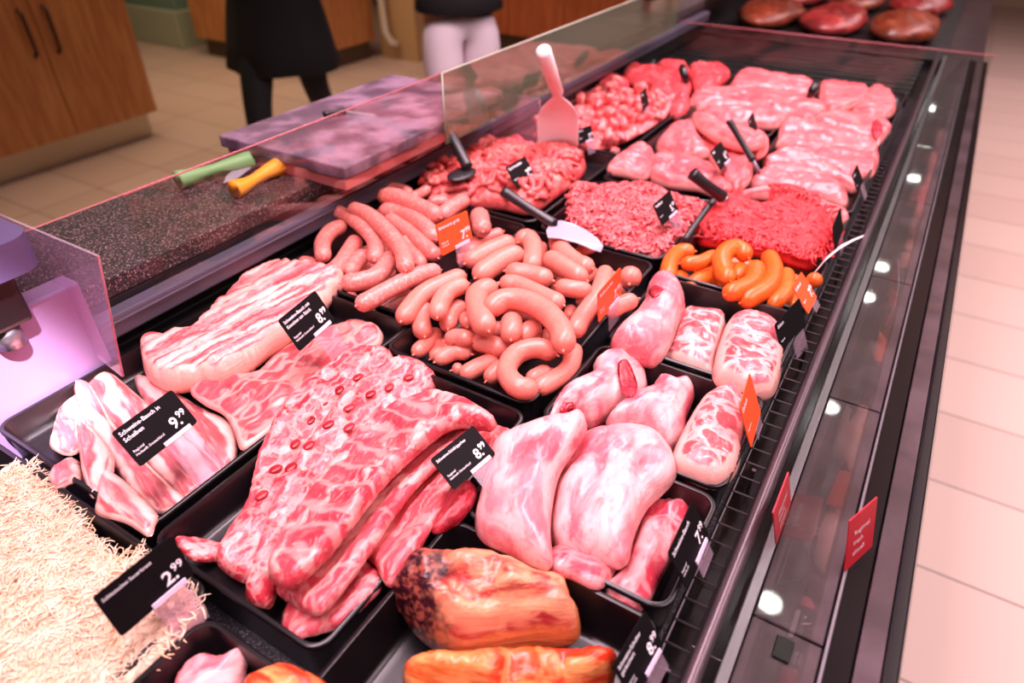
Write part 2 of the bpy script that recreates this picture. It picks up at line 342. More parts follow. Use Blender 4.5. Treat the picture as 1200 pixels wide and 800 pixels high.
# ------------------------------------------------------------------ draped slab of meat from its outline
def slab(name, px, th, mat, label=None, cat=None, group=None, parent=None, er=None, axis=None, relief=None, sp=.0042, lump=.0025, lumps=28,
         z=None, k=3, zmin=-.2, mid=.35, seed=None, kind=None, zmax=.5, mode=None, lift=0., crease=None):
    sd = seed if seed is not None else random.random()*50
    if crease is None: crease = .0032 if th >= .026 and kind is None else (.0016 if th > .01 else 0)
    er = er or min(th*1.1, .030)
    oc = [tuple(p) for p in crv(px, 6, True)]
    mode = mode or ('rigid' if th >= .026 else 'soft')
    base = np.maximum(HF, zmin)
    H = blur(base, 2) if mode == 'skin' else blur(maxf(base, 1), k)
    def hh(x, y): i, j = hidx(x, y); return np.minimum(H[i, j], zmax)
    zs = np.full(len(oc), 0.0 if z is None else z); pl = None
    if z is None:
        for it in range(6):
            w = [at(p, float(q)) for p, q in zip(oc, zs)]
            ox, oy = np.array([a.x for a in w]), np.array([a.y for a in w]); cx, cy = ox.mean(), oy.mean()
            fx = np.concatenate([cx+(ox-cx)*t for t in (.25, .5, .75, .95)]); fy = np.concatenate([cy+(oy-cy)*t for t in (.25, .5, .75, .95)])
            fz = hh(fx, fy)
            if mode == 'skin': nz = hh(ox, oy)+th*.3
            else:
                A_ = np.stack([np.ones_like(fx), fx-cx, fy-cy], 1); pl = np.linalg.lstsq(A_, fz, rcond=None)[0]
                pl[1:] = np.clip(pl[1:]*.8, -.45, .45); res_ = fz-A_ @ pl; pl[0] += np.percentile(res_, 62)+lift
                nz = pl[0]+pl[1]*(ox-cx)+pl[2]*(oy-cy)+th*.45
            zs = .4*zs+.6*nz
    w = [at(p, float(q)) for p, q in zip(oc, zs)]
    P = np.array([(a.x, a.y) for a in w])
    # resample evenly
    d = np.linalg.norm(np.roll(P, -1, 0)-P, axis=1); L = d.sum(); n = max(16, int(L/sp)); cum = np.concatenate([[0], np.cumsum(d)])
    Pc = np.vstack([P, P[:1]]); tt = np.linspace(0, L, n, endpoint=False)
    P = np.stack([np.interp(tt, cum, Pc[:, 0]), np.interp(tt, cum, Pc[:, 1])], 1)
    x0, y0 = P.min(0); x1, y1 = P.max(0)
    gx, gy = np.meshgrid(np.arange(x0, x1, sp), np.arange(y0, y1, sp*.87)); gx = gx+(np.arange(gx.shape[0]) % 2)[:, None]*sp/2
    g = np.stack([gx.ravel(), gy.ravel()], 1)+rng.uniform(-.12*sp, .12*sp, (gx.size, 2))
    A, Bp = P, np.roll(P, -1, 0)
    def dist(q):
        ab = Bp-A; t = np.clip(((q[:, None]-A)*ab).sum(2)/((ab**2).sum(1)+1e-12), 0, 1)
        return np.sqrt((((A+t[..., None]*ab)-q[:, None])**2).sum(2)).min(1)
    def inside(q):
        c = np.zeros(len(q), bool)
        yi, yj, xi, xj = A[:, 1], Bp[:, 1], A[:, 0], Bp[:, 0]
        cond = (yi > q[:, 1:2]) != (yj > q[:, 1:2])
        xc = (xj-xi)*(q[:, 1:2]-yi)/(yj-yi+1e-15)+xi
        return ((cond & (q[:, 0:1] < xc)).sum(1) % 2) == 1
    g = g[inside(g)]; dg = dist(g) if len(g) else np.zeros(0)
    kp = dg > .55*sp; g, dg = g[kp], dg[kp]
    V = np.vstack([P, g]); D = np.concatenate([np.zeros(n), dg])
    res = mg.delaunay_2d_cdt([Vector(v) for v in V], [(i, (i+1) % n) for i in range(n)], [], 1, 1e-7)
    co = np.array([tuple(v) for v in res[0]]); tris = res[2]
    orig = res[3]
    D = dist(co); D[[i for i, o in enumerate(orig) if o and min(o) < n]] = 0
    zb = hh(co[:, 0], co[:, 1])
    if pl is not None:
        pz = pl[0]+pl[1]*(co[:, 0]-cx)+pl[2]*(co[:, 1]-cy); q_ = 0. if mode == 'rigid' else .4
        zb = pz*(1-q_)+q_*np.clip(zb, pz-.02, pz+.012)
    if z is not None: zb = np.full(len(co), z-th*.45)
    c0 = co.mean(0)
    if axis is not None:
        a = np.array([at(axis[1], 0).x-at(axis[0], 0).x, at(axis[1], 0).y-at(axis[0], 0).y]); a /= np.linalg.norm(a)
    else:
        ev, evec = np.linalg.eigh(np.cov((co-c0).T)); a = evec[:, 1]
    raw = hget(co[:, 0], co[:, 1]) if z is None else np.full(len(co), -9.)
    uu = (co-c0)@a; vv = (co-c0)@np.array([-a[1], a[0]])
    pr = np.sqrt(np.clip(1-(1-np.minimum(D/er, 1))**2, 0, 1))
    top = zb+th*(mid+(1-mid)*pr); bot = zb+th*mid*(1-pr); bot = np.maximum(np.maximum(bot, -.0565), FL[hidx(co[:, 0], co[:, 1])]); top = np.maximum(top, bot)
    for i in range(len(co)):
        q = Vector((co[i, 0], co[i, 1], sd)); nn = mn.fractal(q*lumps, 1.0, 2.0, 3)
        dz = lump*nn
        if crease:
            c1 = mn.noise(Vector((uu[i]*9, vv[i]*22, sd+7))); c2_ = mn.noise(Vector((uu[i]*26+3, vv[i]*14, sd+1)))
            dz -= crease*(math.exp(-(c1/.07)**2)+.6*math.exp(-(c2_/.06)**2))
        if relief: dz += relief(uu[i], vv[i], D[i])
        top[i] += dz*pr[i]
        top[i] = max(top[i], bot[i]+.0006)
    m = len(co); isb = D <= 1e-9
    idxb = {}; verts = [(co[i, 0], co[i, 1], RZ+top[i]) for i in range(m)]
    luv = [(uu[i], vv[i], top[i]) for i in range(m)]; rim = list(D)
    for i in range(m):
        if isb[i]: idxb[i] = i
        else:
            idxb[i] = len(verts); verts.append((co[i, 0], co[i, 1], RZ+bot[i])); luv.append((uu[i], vv[i], bot[i])); rim.append(D[i])
    f = []
    for t in tris:
        t = list(t)
        ar = (co[t[1]][0]-co[t[0]][0])*(co[t[2]][1]-co[t[0]][1])-(co[t[1]][1]-co[t[0]][1])*(co[t[2]][0]-co[t[0]][0])
        if ar < 0: t.reverse()
        f.append(t)
        b = [idxb[q] for q in reversed(t)]
        if set(b) != set(t): f.append(b)
    ob = mesh(name, verts, f, mat, parent, True, (c0[0], c0[1], RZ+float(bot.min())) if parent is None else None,
              {'luv': ('FLOAT_VECTOR', luv), 'rim': ('FLOAT', rim)})
    tag(ob, label, cat, group, kind)
    ii, jj = hidx(co[:, 0], co[:, 1])
    for di in (-1, 0, 1):
        for dj in (-1, 0, 1):
            np.maximum.at(HF, (np.clip(ii+di, 0, HF.shape[0]-1), np.clip(jj+dj, 0, HF.shape[1]-1)), top-.0005)
    return ob
def crop(x0, y0, s): return lambda pts: [(x0+a/s, y0+b/s) for a, b in pts]
# ------------------------------------------------------------------ sausages
def sausage(px, z, w, mat, label, group, name='sausage', tip=True, jit=.004):
    dz = [z+random.uniform(-jit, jit) for _ in px]
    pts = [at(p, q) for p, q in zip(px, dz)]
    c = [Vector(q) for q in crv([tuple(p) for p in pts], 10)]
    r = pxw(w, pts[len(pts)//2])/2
    L = sum((c[i+1]-c[i]).length for i in range(len(c)-1))
    # pull the ends in so the rounded tips finish on the traced length
    out = []; rr = []; acc = 0
    ls = [0]
    for i in range(len(c)-1): ls.append(ls[-1]+(c[i+1]-c[i]).length)
    def P(s):
        s = min(max(s, 0), L)
        for i in range(len(ls)-1):
            if ls[i+1] >= s: return c[i].lerp(c[i+1], (s-ls[i])/max(1e-9, ls[i+1]-ls[i]))
        return c[-1]
    cap = min(r*1.1, L*.45)
    ss = [0, cap*.04, cap*.12, cap*.3, cap*.6]+list(np.linspace(cap, L-cap, 20))+[L-cap*.6, L-cap*.3, L-cap*.12, L-cap*.04, L]
    for s in ss:
        d = min(s, L-s); k = min(1, d/cap); q = math.sqrt(max(0, 1-(1-k)**2))
        wob = 1+.06*mn.noise(Vector((s*30, z*90, px[0][0])))
        out.append(P(s)); rr.append(max(r*q*wob, r*.12))
    b = B().tube(out, rr, 16)
    o = b.obj(name, mat, None, True)
    tag(o, label, 'sausage', group)
    for e, nx in ((out[0], out[3]), (out[-1], out[-4])):
        dr = (e-nx).normalized(); t = B().tube([e-dr*.001, e+dr*.0025, e+dr*.004], [r*.17, r*.11, r*.05], 8)
        if tip: t.obj('casing_knot', mat, o, True)
    for a, q in zip(out, rr):
        i, j = hidx([a.x-q*.7, a.x+q*.7], [a.y-q*.7, a.y+q*.7])
        HF[i[0]:i[1]+1, j[0]:j[1]+1] = np.maximum(HF[i[0]:i[1]+1, j[0]:j[1]+1], a.z-RZ+q*.6)
    return o
# ================================================================== setting
def atx(p, x):
    r = ray(p); return CAM+r*((x-CAM.x)/r.x)
def structure(o): o['kind'] = 'structure'; return o
structure(B().box((-10, -3, -.05), (5, 10, 0)).obj('floor', 'floor_tile'))
cl = B()
for i in range(46): cl.box((-4, -1.5+i*.26, 2.86), (2.5, -1.5+i*.26+.16, 2.90))
cl.box((-10, -3, 3.0), (5, 10, 3.05)); structure(cl.obj('ceiling', 'ceiling_slats'))
structure(B().box((-10.1, -3, 0), (-10, 10, 3)).obj('wall_left', 'wall_paint'))
structure(B().box((-10, 10, 0), (5, 10.1, 3)).obj('wall_back', 'wall_paint'))
structure(B().box((5, -3, 0), (5.1, 10, 3)).obj('wall_right', 'wall_paint'))
structure(B().box((-10, -3.1, 0), (5, -3, 3)).obj('wall_front', 'wall_paint'))
Z = lambda z: RZ+z
# ------------------------------------------------------------------ counter
mc = empty('meat_counter', (-.35, 1, 0), 'long black refrigerated meat counter holding all the meat trays', 'counter')
bd = B().box((-.98, -.35, .0), (.10, 2.62, Z(-.068)), .004); bd.obj('body', 'counter_front', mc)
B().box((-.80, -.35, Z(-.068)), (-.055, 2.62, Z(-.060))).obj('deck', 'deck_dark', mc)
bp = B().box((-.98, -.35, Z(-.068)), (-.79, 2.62, Z(.0545)))
for zz in (-.052, -.040, -.028, -.016, -.004): bp.box((-.792, -.35, Z(zz)), (-.7875, 2.62, Z(zz+.008)), .001)
bp.obj('back_panel', 'counter_front', mc)
br = B().box((-.792, .31, Z(.014)), (-.768, 2.62, Z(.044)), .003); br.box((-.769, .31, Z(.034)), (-.7655, 2.62, Z(.037)), .001); br.obj('back_rail', 'bar_grey', mc)
B().box((-.055, -.35, Z(-.068)), (-.004, 2.62, Z(-.055))).obj('gutter', 'black_gloss', mc)
ys = [-.35, .052, .385, .715, 1.045, 1.375, 1.705, 2.035, 2.62]
for a, b_ in zip(ys, ys[1:]):
    p = B().box((.004, a+.001, Z(-.066)), (.0605, b_-.001, Z(-.020)), .0015); p.obj('ledge_panel', 'ledge_metal', mc)
lr = B()
lr.box((-.006, -.35, Z(-.068)), (.003, 2.62, Z(-.014)), .001).box((.0615, -.35, Z(-.068)), (.0645, 2.62, Z(-.017)), .0008)
lr.obj('ledge_strip', 'silver', mc)
B().box((.065, -.35, Z(-.068)), (.0845, 2.62, Z(-.024)), .001).obj('ledge_channel', 'black_gloss', mc)
B().box((.085, -.35, Z(-.068)), (.104, 2.62, Z(-.020)), .001).obj('outer_panel', 'ledge_metal', mc)
B().box((.1045, -.35, .06), (.116, 2.62, Z(-.018)), .002).obj('outer_trim', 'black_gloss', mc)
B().tube([(-.021, y, Z(-.006)) for y in np.linspace(-.3, 2.6, 40)], .0065, 12).obj('glass_rail', 'rail_grey', mc, True)
B().box((-.030, .33, Z(-.0195)), (-.004, .3305, Z(-.0190))).obj('seam', 'silver', mc)
nb = B().box((.026, .355, Z(-.020)), (.040, .376, Z(-.0175)), .001); nb.obj('sensor_cover', 'black_plastic', mc)
rb = B()
for i in range(9): rb.box((-.78, 2.14+i*.055, Z(-.06)), (-.055, 2.14+i*.055+.03, Z(-.035)), .004)
rb.obj('ribbed_cover', 'counter_front', mc)
gs = empty('granite_worktop', (-.9, 1, Z(.055)), 'speckled dark granite shelf running along the staff side of the counter', 'worktop')
B().box((-1.005, -.4, Z(.055)), (-.79, 2.62, Z(.080)), .002).obj('slab', 'granite', gs)
B().box((-1.012, -.4, Z(.056)), (-1.0055, 2.62, Z(.079)), .001).obj('back_edge', 'block_face', gs)
# wire grate in front of the trays
wg = B()
for x in (-.0505, -.030): wg.tube([(x, -.25, Z(-.022)), (x, 2.1, Z(-.022))], .0012, 6)
y = -.24
while y < 2.08: wg.tube([(-.0505, y, Z(-.0205)), (-.0295, y, Z(-.0205))], .0010, 6); y += .0235
for yy in np.arange(-.2, 2.1, .25): wg.box((-.042, yy, Z(-.055)), (-.038, yy+.004, Z(-.0215)))
tag(wg.obj('wire_grate', 'wire'), 'narrow black wire air grate along the front of the trays', 'grate')
# glass
def pane(name, quad, th, mat, label, edge=None, edgemat='glass_edge', cat='glass pane'):
    q = [Vector(v) for v in quad]; n = (q[1]-q[0]).cross(q[3]-q[0]).normalized()*th
    v = q+[a+n for a in q]
    f = [(0, 1, 2, 3), (7, 6, 5, 4)]+[(i, i+4, (i+1) % 4+4, (i+1) % 4) for i in range(4)]
    e = empty(name, sum(q, Vector())/4-Vector((0, 0, sum(a.z for a in q)/4-min(a.z for a in q))), label, cat)
    mesh('pane', v, f, mat, e, False)
    if edge:
        for i, j in edge: B().tube([q[i]+n/2, q[j]+n/2], th*.36, 8).obj('polished_edge', edgemat, e, True)
    return e
yj = at((518, 86), .205).y
pane('staff_side_glass', [(-.706, .36, Z(.086)), (-.706, yj-.006, Z(.086)), (-.706, yj-.006, Z(.205)), (-.706, .36, Z(.205))], .004, 'glass_clear', 'low clear glass pane with pinkish top edge standing on the granite near the knives', [(2, 3)])
g2 = pane('staff_side_glass', [(-.706, yj, Z(.086)), (-.706, 2.08, Z(.086)), (-.706, 2.08, Z(.205)), (-.706, yj, Z(.205))], .004, 'glass_green', 'greenish glass pane standing behind the white scoop', [(2, 3), (3, 0)], 'pale_green')
for yy in (1.80, 1.97):
    c = B().box((-.735, yy, Z(.196)), (-.670, yy+.06, Z(.222)), .008); autosmooth(c.obj('glass_clamp', 'black_gloss', g2))
pane('end_glass', [(-.70, 2.10, Z(-.034)), (.10, 2.10, Z(-.034)), (.10, 2.10, Z(.10)), (-.70, 2.10, Z(.10))], .005, 'glass_clear', 'upright glass partition across the far end of the meat trays', [(2, 3)])
pane('front_glass', [(-.004, -.3, Z(-.012)), (.040, -.3, Z(.09)), (.040, 2.08, Z(.09)), (-.004, 2.08, Z(-.012))], .003, 'glass_clear', 'low clear front glass leaning out over the dark ledge')
pane('acrylic_divider', [(-.715, .294, Z(.0)), (-.657, .294, Z(.177)), (-.98, .294, Z(.177)), (-.98, .294, Z(.082))], .003, 'acrylic_haze', 'hazy clear acrylic panel in front of the purple weighing scale', [(0, 1)])
e1, e2 = at((607, 112), .10), at((641, 182), .0)
pane('acrylic_divider', [(e2.x, e2.y, Z(.012)), (e2.x-.02, e2.y, Z(.11)), (-.775, e2.y, Z(.11)), (-.775, e2.y, Z(.012))], .003, 'acrylic', 'clear upright acrylic divider between the meat strips and the white scoop', [(0, 1)])
# ------------------------------------------------------------------ trays
def tray(x0, x1, y0, y1, depth, label, rim=.0, r=.016, mat='black_plastic'):
    loops = []
    def lp(ins, z, rr): loops.append([(x, y, RZ+z) for x, y in rrect(x0+ins, x1-ins, y0+ins, y1-ins, max(.004, rr))])
    lp(.006, -.0595, r); lp(.003, rim-.004, r); lp(0, rim-.003, r+.002); lp(0, rim, r+.002); lp(.0015, rim+.0012, r); lp(.0045, rim+.0008, r-.002); lp(.006, rim-.004, r-.003)
    lp(.009, -depth+.006, r-.004); lp(.012, -depth+.001, r-.006); lp(.018, -depth, r-.008)
    k = len(loops[0]); v = [p for q in loops for p in q]; f = [tuple(reversed(range(k)))]
    for i in range(len(loops)-1):
        for j in range(k): f.append((i*k+j, i*k+(j+1) % k, (i+1)*k+(j+1) % k, (i+1)*k+j))
    f.append(tuple((len(loops)-1)*k+j for j in range(k)))
    o = mesh('meat_tray', v, f, mat, None, True, ((x0+x1)/2, (y0+y1)/2, RZ-.0595)); autosmooth(o, 50)
    tag(o, label, 'tray', 'black trays in the counter')
    hset(x0, x1, y0, y1, rim); hset(x0+.010, x1-.010, y0+.010, y1-.010, -depth)
    i, j = hidx([x0+.016, x1-.016], [y0+.016, y1-.016]); FL[i[0]:i[1]+1, j[0]:j[1]+1] = -depth+.0005
    return o
tray(-.755, -.387, -.16, .157, .040, 'large dark tray filled with shredded sauerkraut')
tray(-.376, -.275, -.12, .140, .045, 'black tray with pink and orange offcuts beside the sauerkraut')
tray(-.262, -.055, .10, .325, .052, 'black tray holding the orange smoked meat joints')
tray(-.755, -.490, .166, .355, .030, 'black tray under the sliced pork belly')
tray(-.480, -.272, .160, .485, .035, 'black tray under the pile of rib racks')
tray(-.755, -.490, .365, .555, .030, 'black tray under the two bone-in belly pieces')
tray(-.755, -.505, .565, .885, .045, 'black tray heaped with coarse pale sausages')
tray(-.490, -.278, .495, .875, .045, 'black tray heaped with smooth curled sausages')
tray(-.262, -.055, .333, .476, .040, 'black tray under the big pale pork belly slabs')
tray(-.262, -.055, .484, .648, .045, 'black tray with three pork knuckles and an orange card at its corner')
tray(-.262, -.055, .656, .846, .045, 'black tray with three pork knuckles next to the orange sausages')
tray(-.262, -.055, .854, 1.02, .045, 'black tray of shiny orange smoked sausages')
tray(-.262, -.055, 1.028, 1.20, .035, 'black tray under the bright red minced beef')
tray(-.262, -.055, 1.21, 1.62, .020, 'black tray under the front row of pale pork chops')
tray(-.262, -.055, 1.63, 2.05, .020, 'black tray under the farthest pile of pork chops')
tray(-.490, -.275, .885, 1.120, .030, 'black tray with pink mince and a steel spoon')
tray(-.490, -.275, 1.130, 1.52, .025, 'black tray of thick pork steaks with a black handle at its corner')
tray(-.490, -.275, 1.53, 2.05, .015, 'black tray of dark pink pork fillets behind the steaks')
tray(-.755, -.505, .895, 1.25, .025, 'black tray under the heap of meat strips')
tray(-.755, -.505, 1.26, 1.66, .030, 'black tray of diced meat with the white scoop')
tray(-.755, -.505, 1.67, 2.05, .015, 'black tray at the far staff-side corner of the counter')
# ------------------------------------------------------------------ coarse sausages (staff side)
c = crop(340, 200, 4.21)
BW = [([(680, 150), (780, 150)], 60, .025, 'short coarse sausage lying behind the orange card, far side'),
 ([(270, 620), (330, 640)], 70, -.02, 'coarse sausage end at the bottom near corner of the heap'),
 ([(620, 610), (520, 650), (400, 700)], 80, -.012, 'coarse sausage lowest at the front edge of its tray'),
 ([(1050, 300), (960, 340), (880, 400)], 60, -.012, 'thin coarse sausage along the tray rim right of the orange card'),
 ([(40, 450), (100, 460), (150, 490)], 70, -.006, 'coarse sausage with cut end sticking out beside the belly rack'),
 ([(380, 400), (330, 450), (290, 510)], 80, .002, 'coarse sausage tucked under the two bent ones'),
 ([(370, 130), (430, 100), (520, 95), (600, 120)], 70, .015, 'coarse sausage bowed along the back of the heap'),
 ([(690, 80), (650, 110), (600, 130)], 50, .015, 'short coarse sausage touching the meat strips'),
 ([(330, 335), (290, 400), (250, 460), (190, 520)], 85, .008, 'coarse sausage slanting down to the belly rack'),
 ([(560, 330), (610, 400), (650, 470)], 70, .010, 'slim coarse sausage half hidden in the middle of the fan'),
 ([(480, 230), (580, 300), (660, 370), (730, 430)], 80, .018, 'coarse sausage second in the fan, ending below the orange card'),
 ([(440, 195), (560, 210), (660, 270), (720, 340)], 85, .024, 'coarse sausage third in the fan, passing behind the orange card'),
 ([(500, 420), (440, 510), (350, 545), (250, 555)], 95, .016, 'coarse sausage curved like a hook at the heap front'),
 ([(275, 265), (200, 300), (160, 360), (165, 430)], 80, .014, 'coarse sausage curled at the wall side, nearest the black back panel'),
 ([(870, 140), (800, 180), (740, 230)], 80, .022, 'coarse sausage pointing up toward the meat strips'),
 ([(930, 210), (950, 300)], 100, .010, 'stubby coarse sausage right beside the orange card'),
 ([(205, 190), (300, 235), (380, 300), (425, 370), (415, 440)], 75, .028, 'coarse sausage bent downward with a knotted tip at its upper end'),
 ([(740, 490), (620, 520), (480, 590), (390, 640), (330, 665)], 92, .022, 'big speckled coarse sausage lying along the front of the heap'),
 ([(430, 130), (520, 130), (640, 180), (740, 230)], 90, .036, 'coarse sausage on top at the back of the heap'),
 ([(295, 185), (380, 215), (480, 300), (555, 400), (570, 490)], 84, .040, 'long coarse sausage topmost in the middle of the heap')]
for p, w, z, lab in BW: sausage(c(p), z, w/4.21, 'sausage_coarse', lab, 'coarse sausages')
HF_SA = HF.copy()
for i in range(11):
    x, y, a = random.uniform(-.72, -.54), random.uniform(.60, .85), random.uniform(0, PI)
    q = [Vector((x-.045*math.cos(a)*k, y-.045*math.sin(a)*k, Z(-.029))) for k in (-1, -.3, .3, 1)]
    q = [Vector((min(max(v.x, -.735), -.527), min(max(v.y, .588), .862), v.z)) for v in q]
    n_ = [math.sin(k*PI)*.0 for k in (0, .3, .6, 1)]
    b = B().tube([q[0].lerp(q[1], .0)]+q+[q[-1]], [.003, .010, .0135, .0135, .010, .003], 14)
    tag(b.obj('sausage', 'sausage_coarse', None, True), 'coarse sausage on the tray floor under the heap', 'sausage', 'coarse sausages')
# ------------------------------------------------------------------ smooth sausages (middle)
c = crop(460, 260, 4)
SF = [([(330, 685), (280, 695)], 62, -.026, 'smooth sausage tip lowest at the front rim'),
 ([(245, 590), (180, 640)], 70, -.024, 'smooth sausage deep in the near corner, second from the rim'),
 ([(220, 510), (160, 570), (100, 620)], 75, -.020, 'smooth sausage in the near left corner of its tray'),
 ([(960, 110), (870, 125)], 70, .004, 'smooth sausage lying against the steel spoon blade'),
 ([(840, 400), (825, 450)], 60, .000, 'small smooth sausage end in the dark gap left of the orange card'),
 ([(735, 215), (765, 255)], 60, .004, 'stub of smooth sausage behind the crossing pair'),
 ([(700, 105), (690, 175)], 60, .002, 'smooth sausage edge behind the arched one'),
 ([(730, 510), (735, 560)], 80, -.002, 'smooth sausage hidden under the long arch'),
 ([(500, 640), (400, 680), (320, 725)], 85, -.018, 'smooth sausage along the front rim, left of the ring'),
 ([(530, 660), (440, 745)], 80, -.014, 'smooth sausage slipping under the ring at the front'),
 ([(370, 620), (290, 610), (200, 655)], 80, -.012, 'smooth sausage with a reddish end near the front rim'),
 ([(740, 690), (630, 745)], 80, -.010, 'smooth sausage inside the ring'),
 ([(330, 385), (270, 440), (260, 500)], 85, .006, 'short smooth sausage between the forked pair and the big bend'),
 ([(345, 430), (350, 490)], 75, .002, 'smooth sausage tip peeping left of the big bend'),
 ([(165, 390), (130, 450), (150, 535)], 95, -.002, 'smooth sausage hanging down in the left corner'),
 ([(370, 560), (440, 570), (540, 600)], 95, .000, 'smooth sausage linked end to end, plumper half'),
 ([(245, 560), (310, 540), (375, 560)], 85, .000, 'smooth sausage linked end to end, slimmer half'),
 ([(680, 480), (600, 550)], 100, .012, 'smooth sausage pressed against the upright middle one'),
 ([(850, 580), (830, 680), (750, 745), (660, 790)], 95, .002, 'smooth sausage closing the ring along the right rim'),
 ([(1150, 360), (1080, 385), (1000, 430)], 86, .020, 'smooth sausage poking out over the knuckle tray'),
 ([(1120, 230), (1110, 290)], 110, .004, 'smooth sausage bent at the far right corner, behind the orange card'),
 ([(1000, 225), (970, 330), (890, 450), (850, 520)], 95, .022, 'long smooth sausage running under the orange card'),
 ([(570, 90), (450, 140), (340, 195)], 95, .014, 'smooth sausage lying at the back left beside the coarse sausages'),
 ([(770, 70), (790, 130), (860, 190), (935, 220)], 92, .022, 'smooth sausage bent round at the back near the spoon'),
 ([(340, 250), (240, 290), (130, 350), (40, 465)], 95, .016, 'smooth sausage reaching over the left rim with a pointed tip'),
 ([(355, 290), (270, 320), (225, 380), (210, 445)], 90, .024, 'smooth sausage curling down beside the one over the left rim'),
 ([(720, 160), (800, 210), (910, 275)], 95, .026, 'straight smooth sausage sloping to the right at the back'),
 ([(560, 440), (555, 550)], 110, .022, 'short upright smooth sausage with a shiny tip in the middle'),
 ([(590, 95), (635, 75), (660, 130), (650, 220)], 90, .026, 'smooth sausage arched over at the back of the heap'),
 ([(765, 300), (850, 315), (935, 325)], 85, .030, 'short smooth sausage lying level left of the orange card'),
 ([(530, 230), (640, 245), (750, 275)], 95, .030, 'smooth sausage lying level across the arched one'),
 ([(610, 140), (510, 180), (390, 260)], 100, .030, 'plump smooth sausage on top at the back left'),
 ([(500, 285), (590, 295), (700, 345), (800, 390)], 90, .036, 'smooth sausage with a dark dot on its blunt near end'),
 ([(490, 295), (400, 340), (405, 430), (450, 510)], 112, .030, 'smooth sausage in a thick bend left of the middle'),
 ([(440, 425), (520, 365), (620, 370), (730, 430), (795, 520), (800, 600)], 112, .040, 'longest smooth sausage arching over the middle of the heap'),
 ([(770, 625), (680, 590), (580, 620), (535, 700), (590, 775), (680, 780)], 104, .012, 'smooth sausage curled into a ring at the front corner')]
for p, w, z, lab in SF: sausage(c(p), z, w/4, 'sausage_fine', lab, 'smooth sausages')
for i in range(14):
    x, y, a = random.uniform(-.46, -.30), random.uniform(.54, .84), random.uniform(0, PI)
    q = [Vector((min(max(x-.04*math.cos(a)*k, -.466), -.302), min(max(y-.04*math.sin(a)*k, .519), .850), Z(-.029))) for k in (-1, -.3, .3, 1)]
    b = B().tube([q[0]]+q+[q[-1]], [.003, .010, .0132, .0132, .010, .003], 14)
    tag(b.obj('sausage', 'sausage_fine', None, True), 'smooth sausage on the tray floor under the heap', 'sausage', 'smooth sausages')
# ------------------------------------------------------------------ orange smoked sausages
c = crop(700, 230, 3.3333)
SO = [([(330, 300), (320, 350)], 60, -.012, 'orange sausage stub low at the left of its tray'),
 ([(460, 320), (400, 330), (350, 375)], 75, -.014, 'dull orange sausage low beside the ring'),
 ([(560, 270), (550, 320)], 60, -.004, 'orange sausage tip inside the ring'),
 ([(800, 375), (740, 440)], 65, -.016, 'orange sausage low beside the orange card'),
 ([(640, 430), (740, 455)], 60, -.024, 'orange sausage along the near rim'),
 ([(380, 215), (320, 220), (285, 260), (275, 325)], 66, -.002, 'orange sausage bowed at the far left of its tray'),
 ([(735, 295), (735, 370), (680, 435)], 70, -.004, 'orange sausage third in the slanting row'),
 ([(665, 225), (690, 290), (660, 360), (560, 415)], 74, .004, 'orange sausage second in the slanting row, shining'),
 ([(870, 320), (825, 335)], 62, .018, 'orange sausage end poking out behind the orange card'),
 ([(325, 262), (400, 258), (465, 228)], 60, .008, 'orange sausage lying level left of the ring'),
 ([(620, 265), (605, 335), (500, 385)], 74, .012, 'orange sausage bent across the ring'),
 ([(590, 240), (540, 200), (488, 235), (495, 300), (520, 330)], 74, .014, 'orange sausage curled into a ring')]
for p, w, z, lab in SO: sausage(c(p), z, w/3.3333, 'sausage_orange', lab, 'orange smoked sausages')
for i in range(5):
    y0 = .885+i*.026
    tag(B().tube([(-.235, y0, Z(-.031)), (-.228, y0, Z(-.031)), (-.18, y0+.004, Z(-.031)), (-.12, y0+.003, Z(-.031)), (-.088, y0, Z(-.031)), (-.080, y0, Z(-.031))], [.003, .009, .0125, .0125, .009, .003], 14).obj('sausage', 'sausage_orange', None, True),
        'orange sausage on the tray floor under the others', 'sausage', 'orange smoked sausages')
# ------------------------------------------------------------------ sliced belly
rib = lambda a, p, ph=0.: (lambda u, v, d: a*math.cos(2*PI*u/p+ph))
c = crop(40, 420, 3.635); G = 'pork belly slices'
bx = (c([(230, 80)])[0], c([(480, 480)])[0])
slab('pork_belly_slice', [(58, 522), (66, 492), (84, 455), (104, 440), (128, 446), (124, 476), (108, 505), (84, 532)], .014, 'belly_slice', 'belly slice at the wall side, partly behind the hazy panel', 'meat', G, axis=bx)
slab('pork_belly_slice', c([(130, 425), (190, 430), (205, 505), (150, 535), (85, 548), (55, 500)]), .014, 'belly_slice', 'small belly slice beside the sauerkraut corner', 'meat', G)
slab('pork_belly_slice', c([(430, 85), (500, 78), (600, 140), (720, 210), (850, 280), (868, 380), (850, 440), (800, 495), (700, 430), (560, 300), (460, 170)]), .014, 'belly_slice', 'widest belly slice behind the 9.99 card', 'meat', G, axis=bx)
slab('pork_belly_slice', c([(205, 60), (330, 68), (450, 160), (600, 300), (780, 440), (800, 510), (720, 560), (640, 600), (500, 470), (350, 330), (230, 200)]), .014, 'belly_slice', 'long belly slice passing under the 9.99 card', 'meat', G, axis=bx)
slab('pork_belly_slice', c([(170, 120), (240, 110), (330, 260), (440, 400), (560, 520), (650, 615), (540, 665), (430, 590), (330, 440), (230, 300)]), .014, 'belly_slice', 'belly slice left of the 9.99 card, middle of the fan', 'meat', G, axis=bx)
slab('pork_belly_slice', c([(180, 280), (240, 290), (330, 400), (340, 470), (300, 560), (250, 600), (210, 500)]), .014, 'belly_slice', 'short streaky belly slice above the hanging front one', 'meat', G)
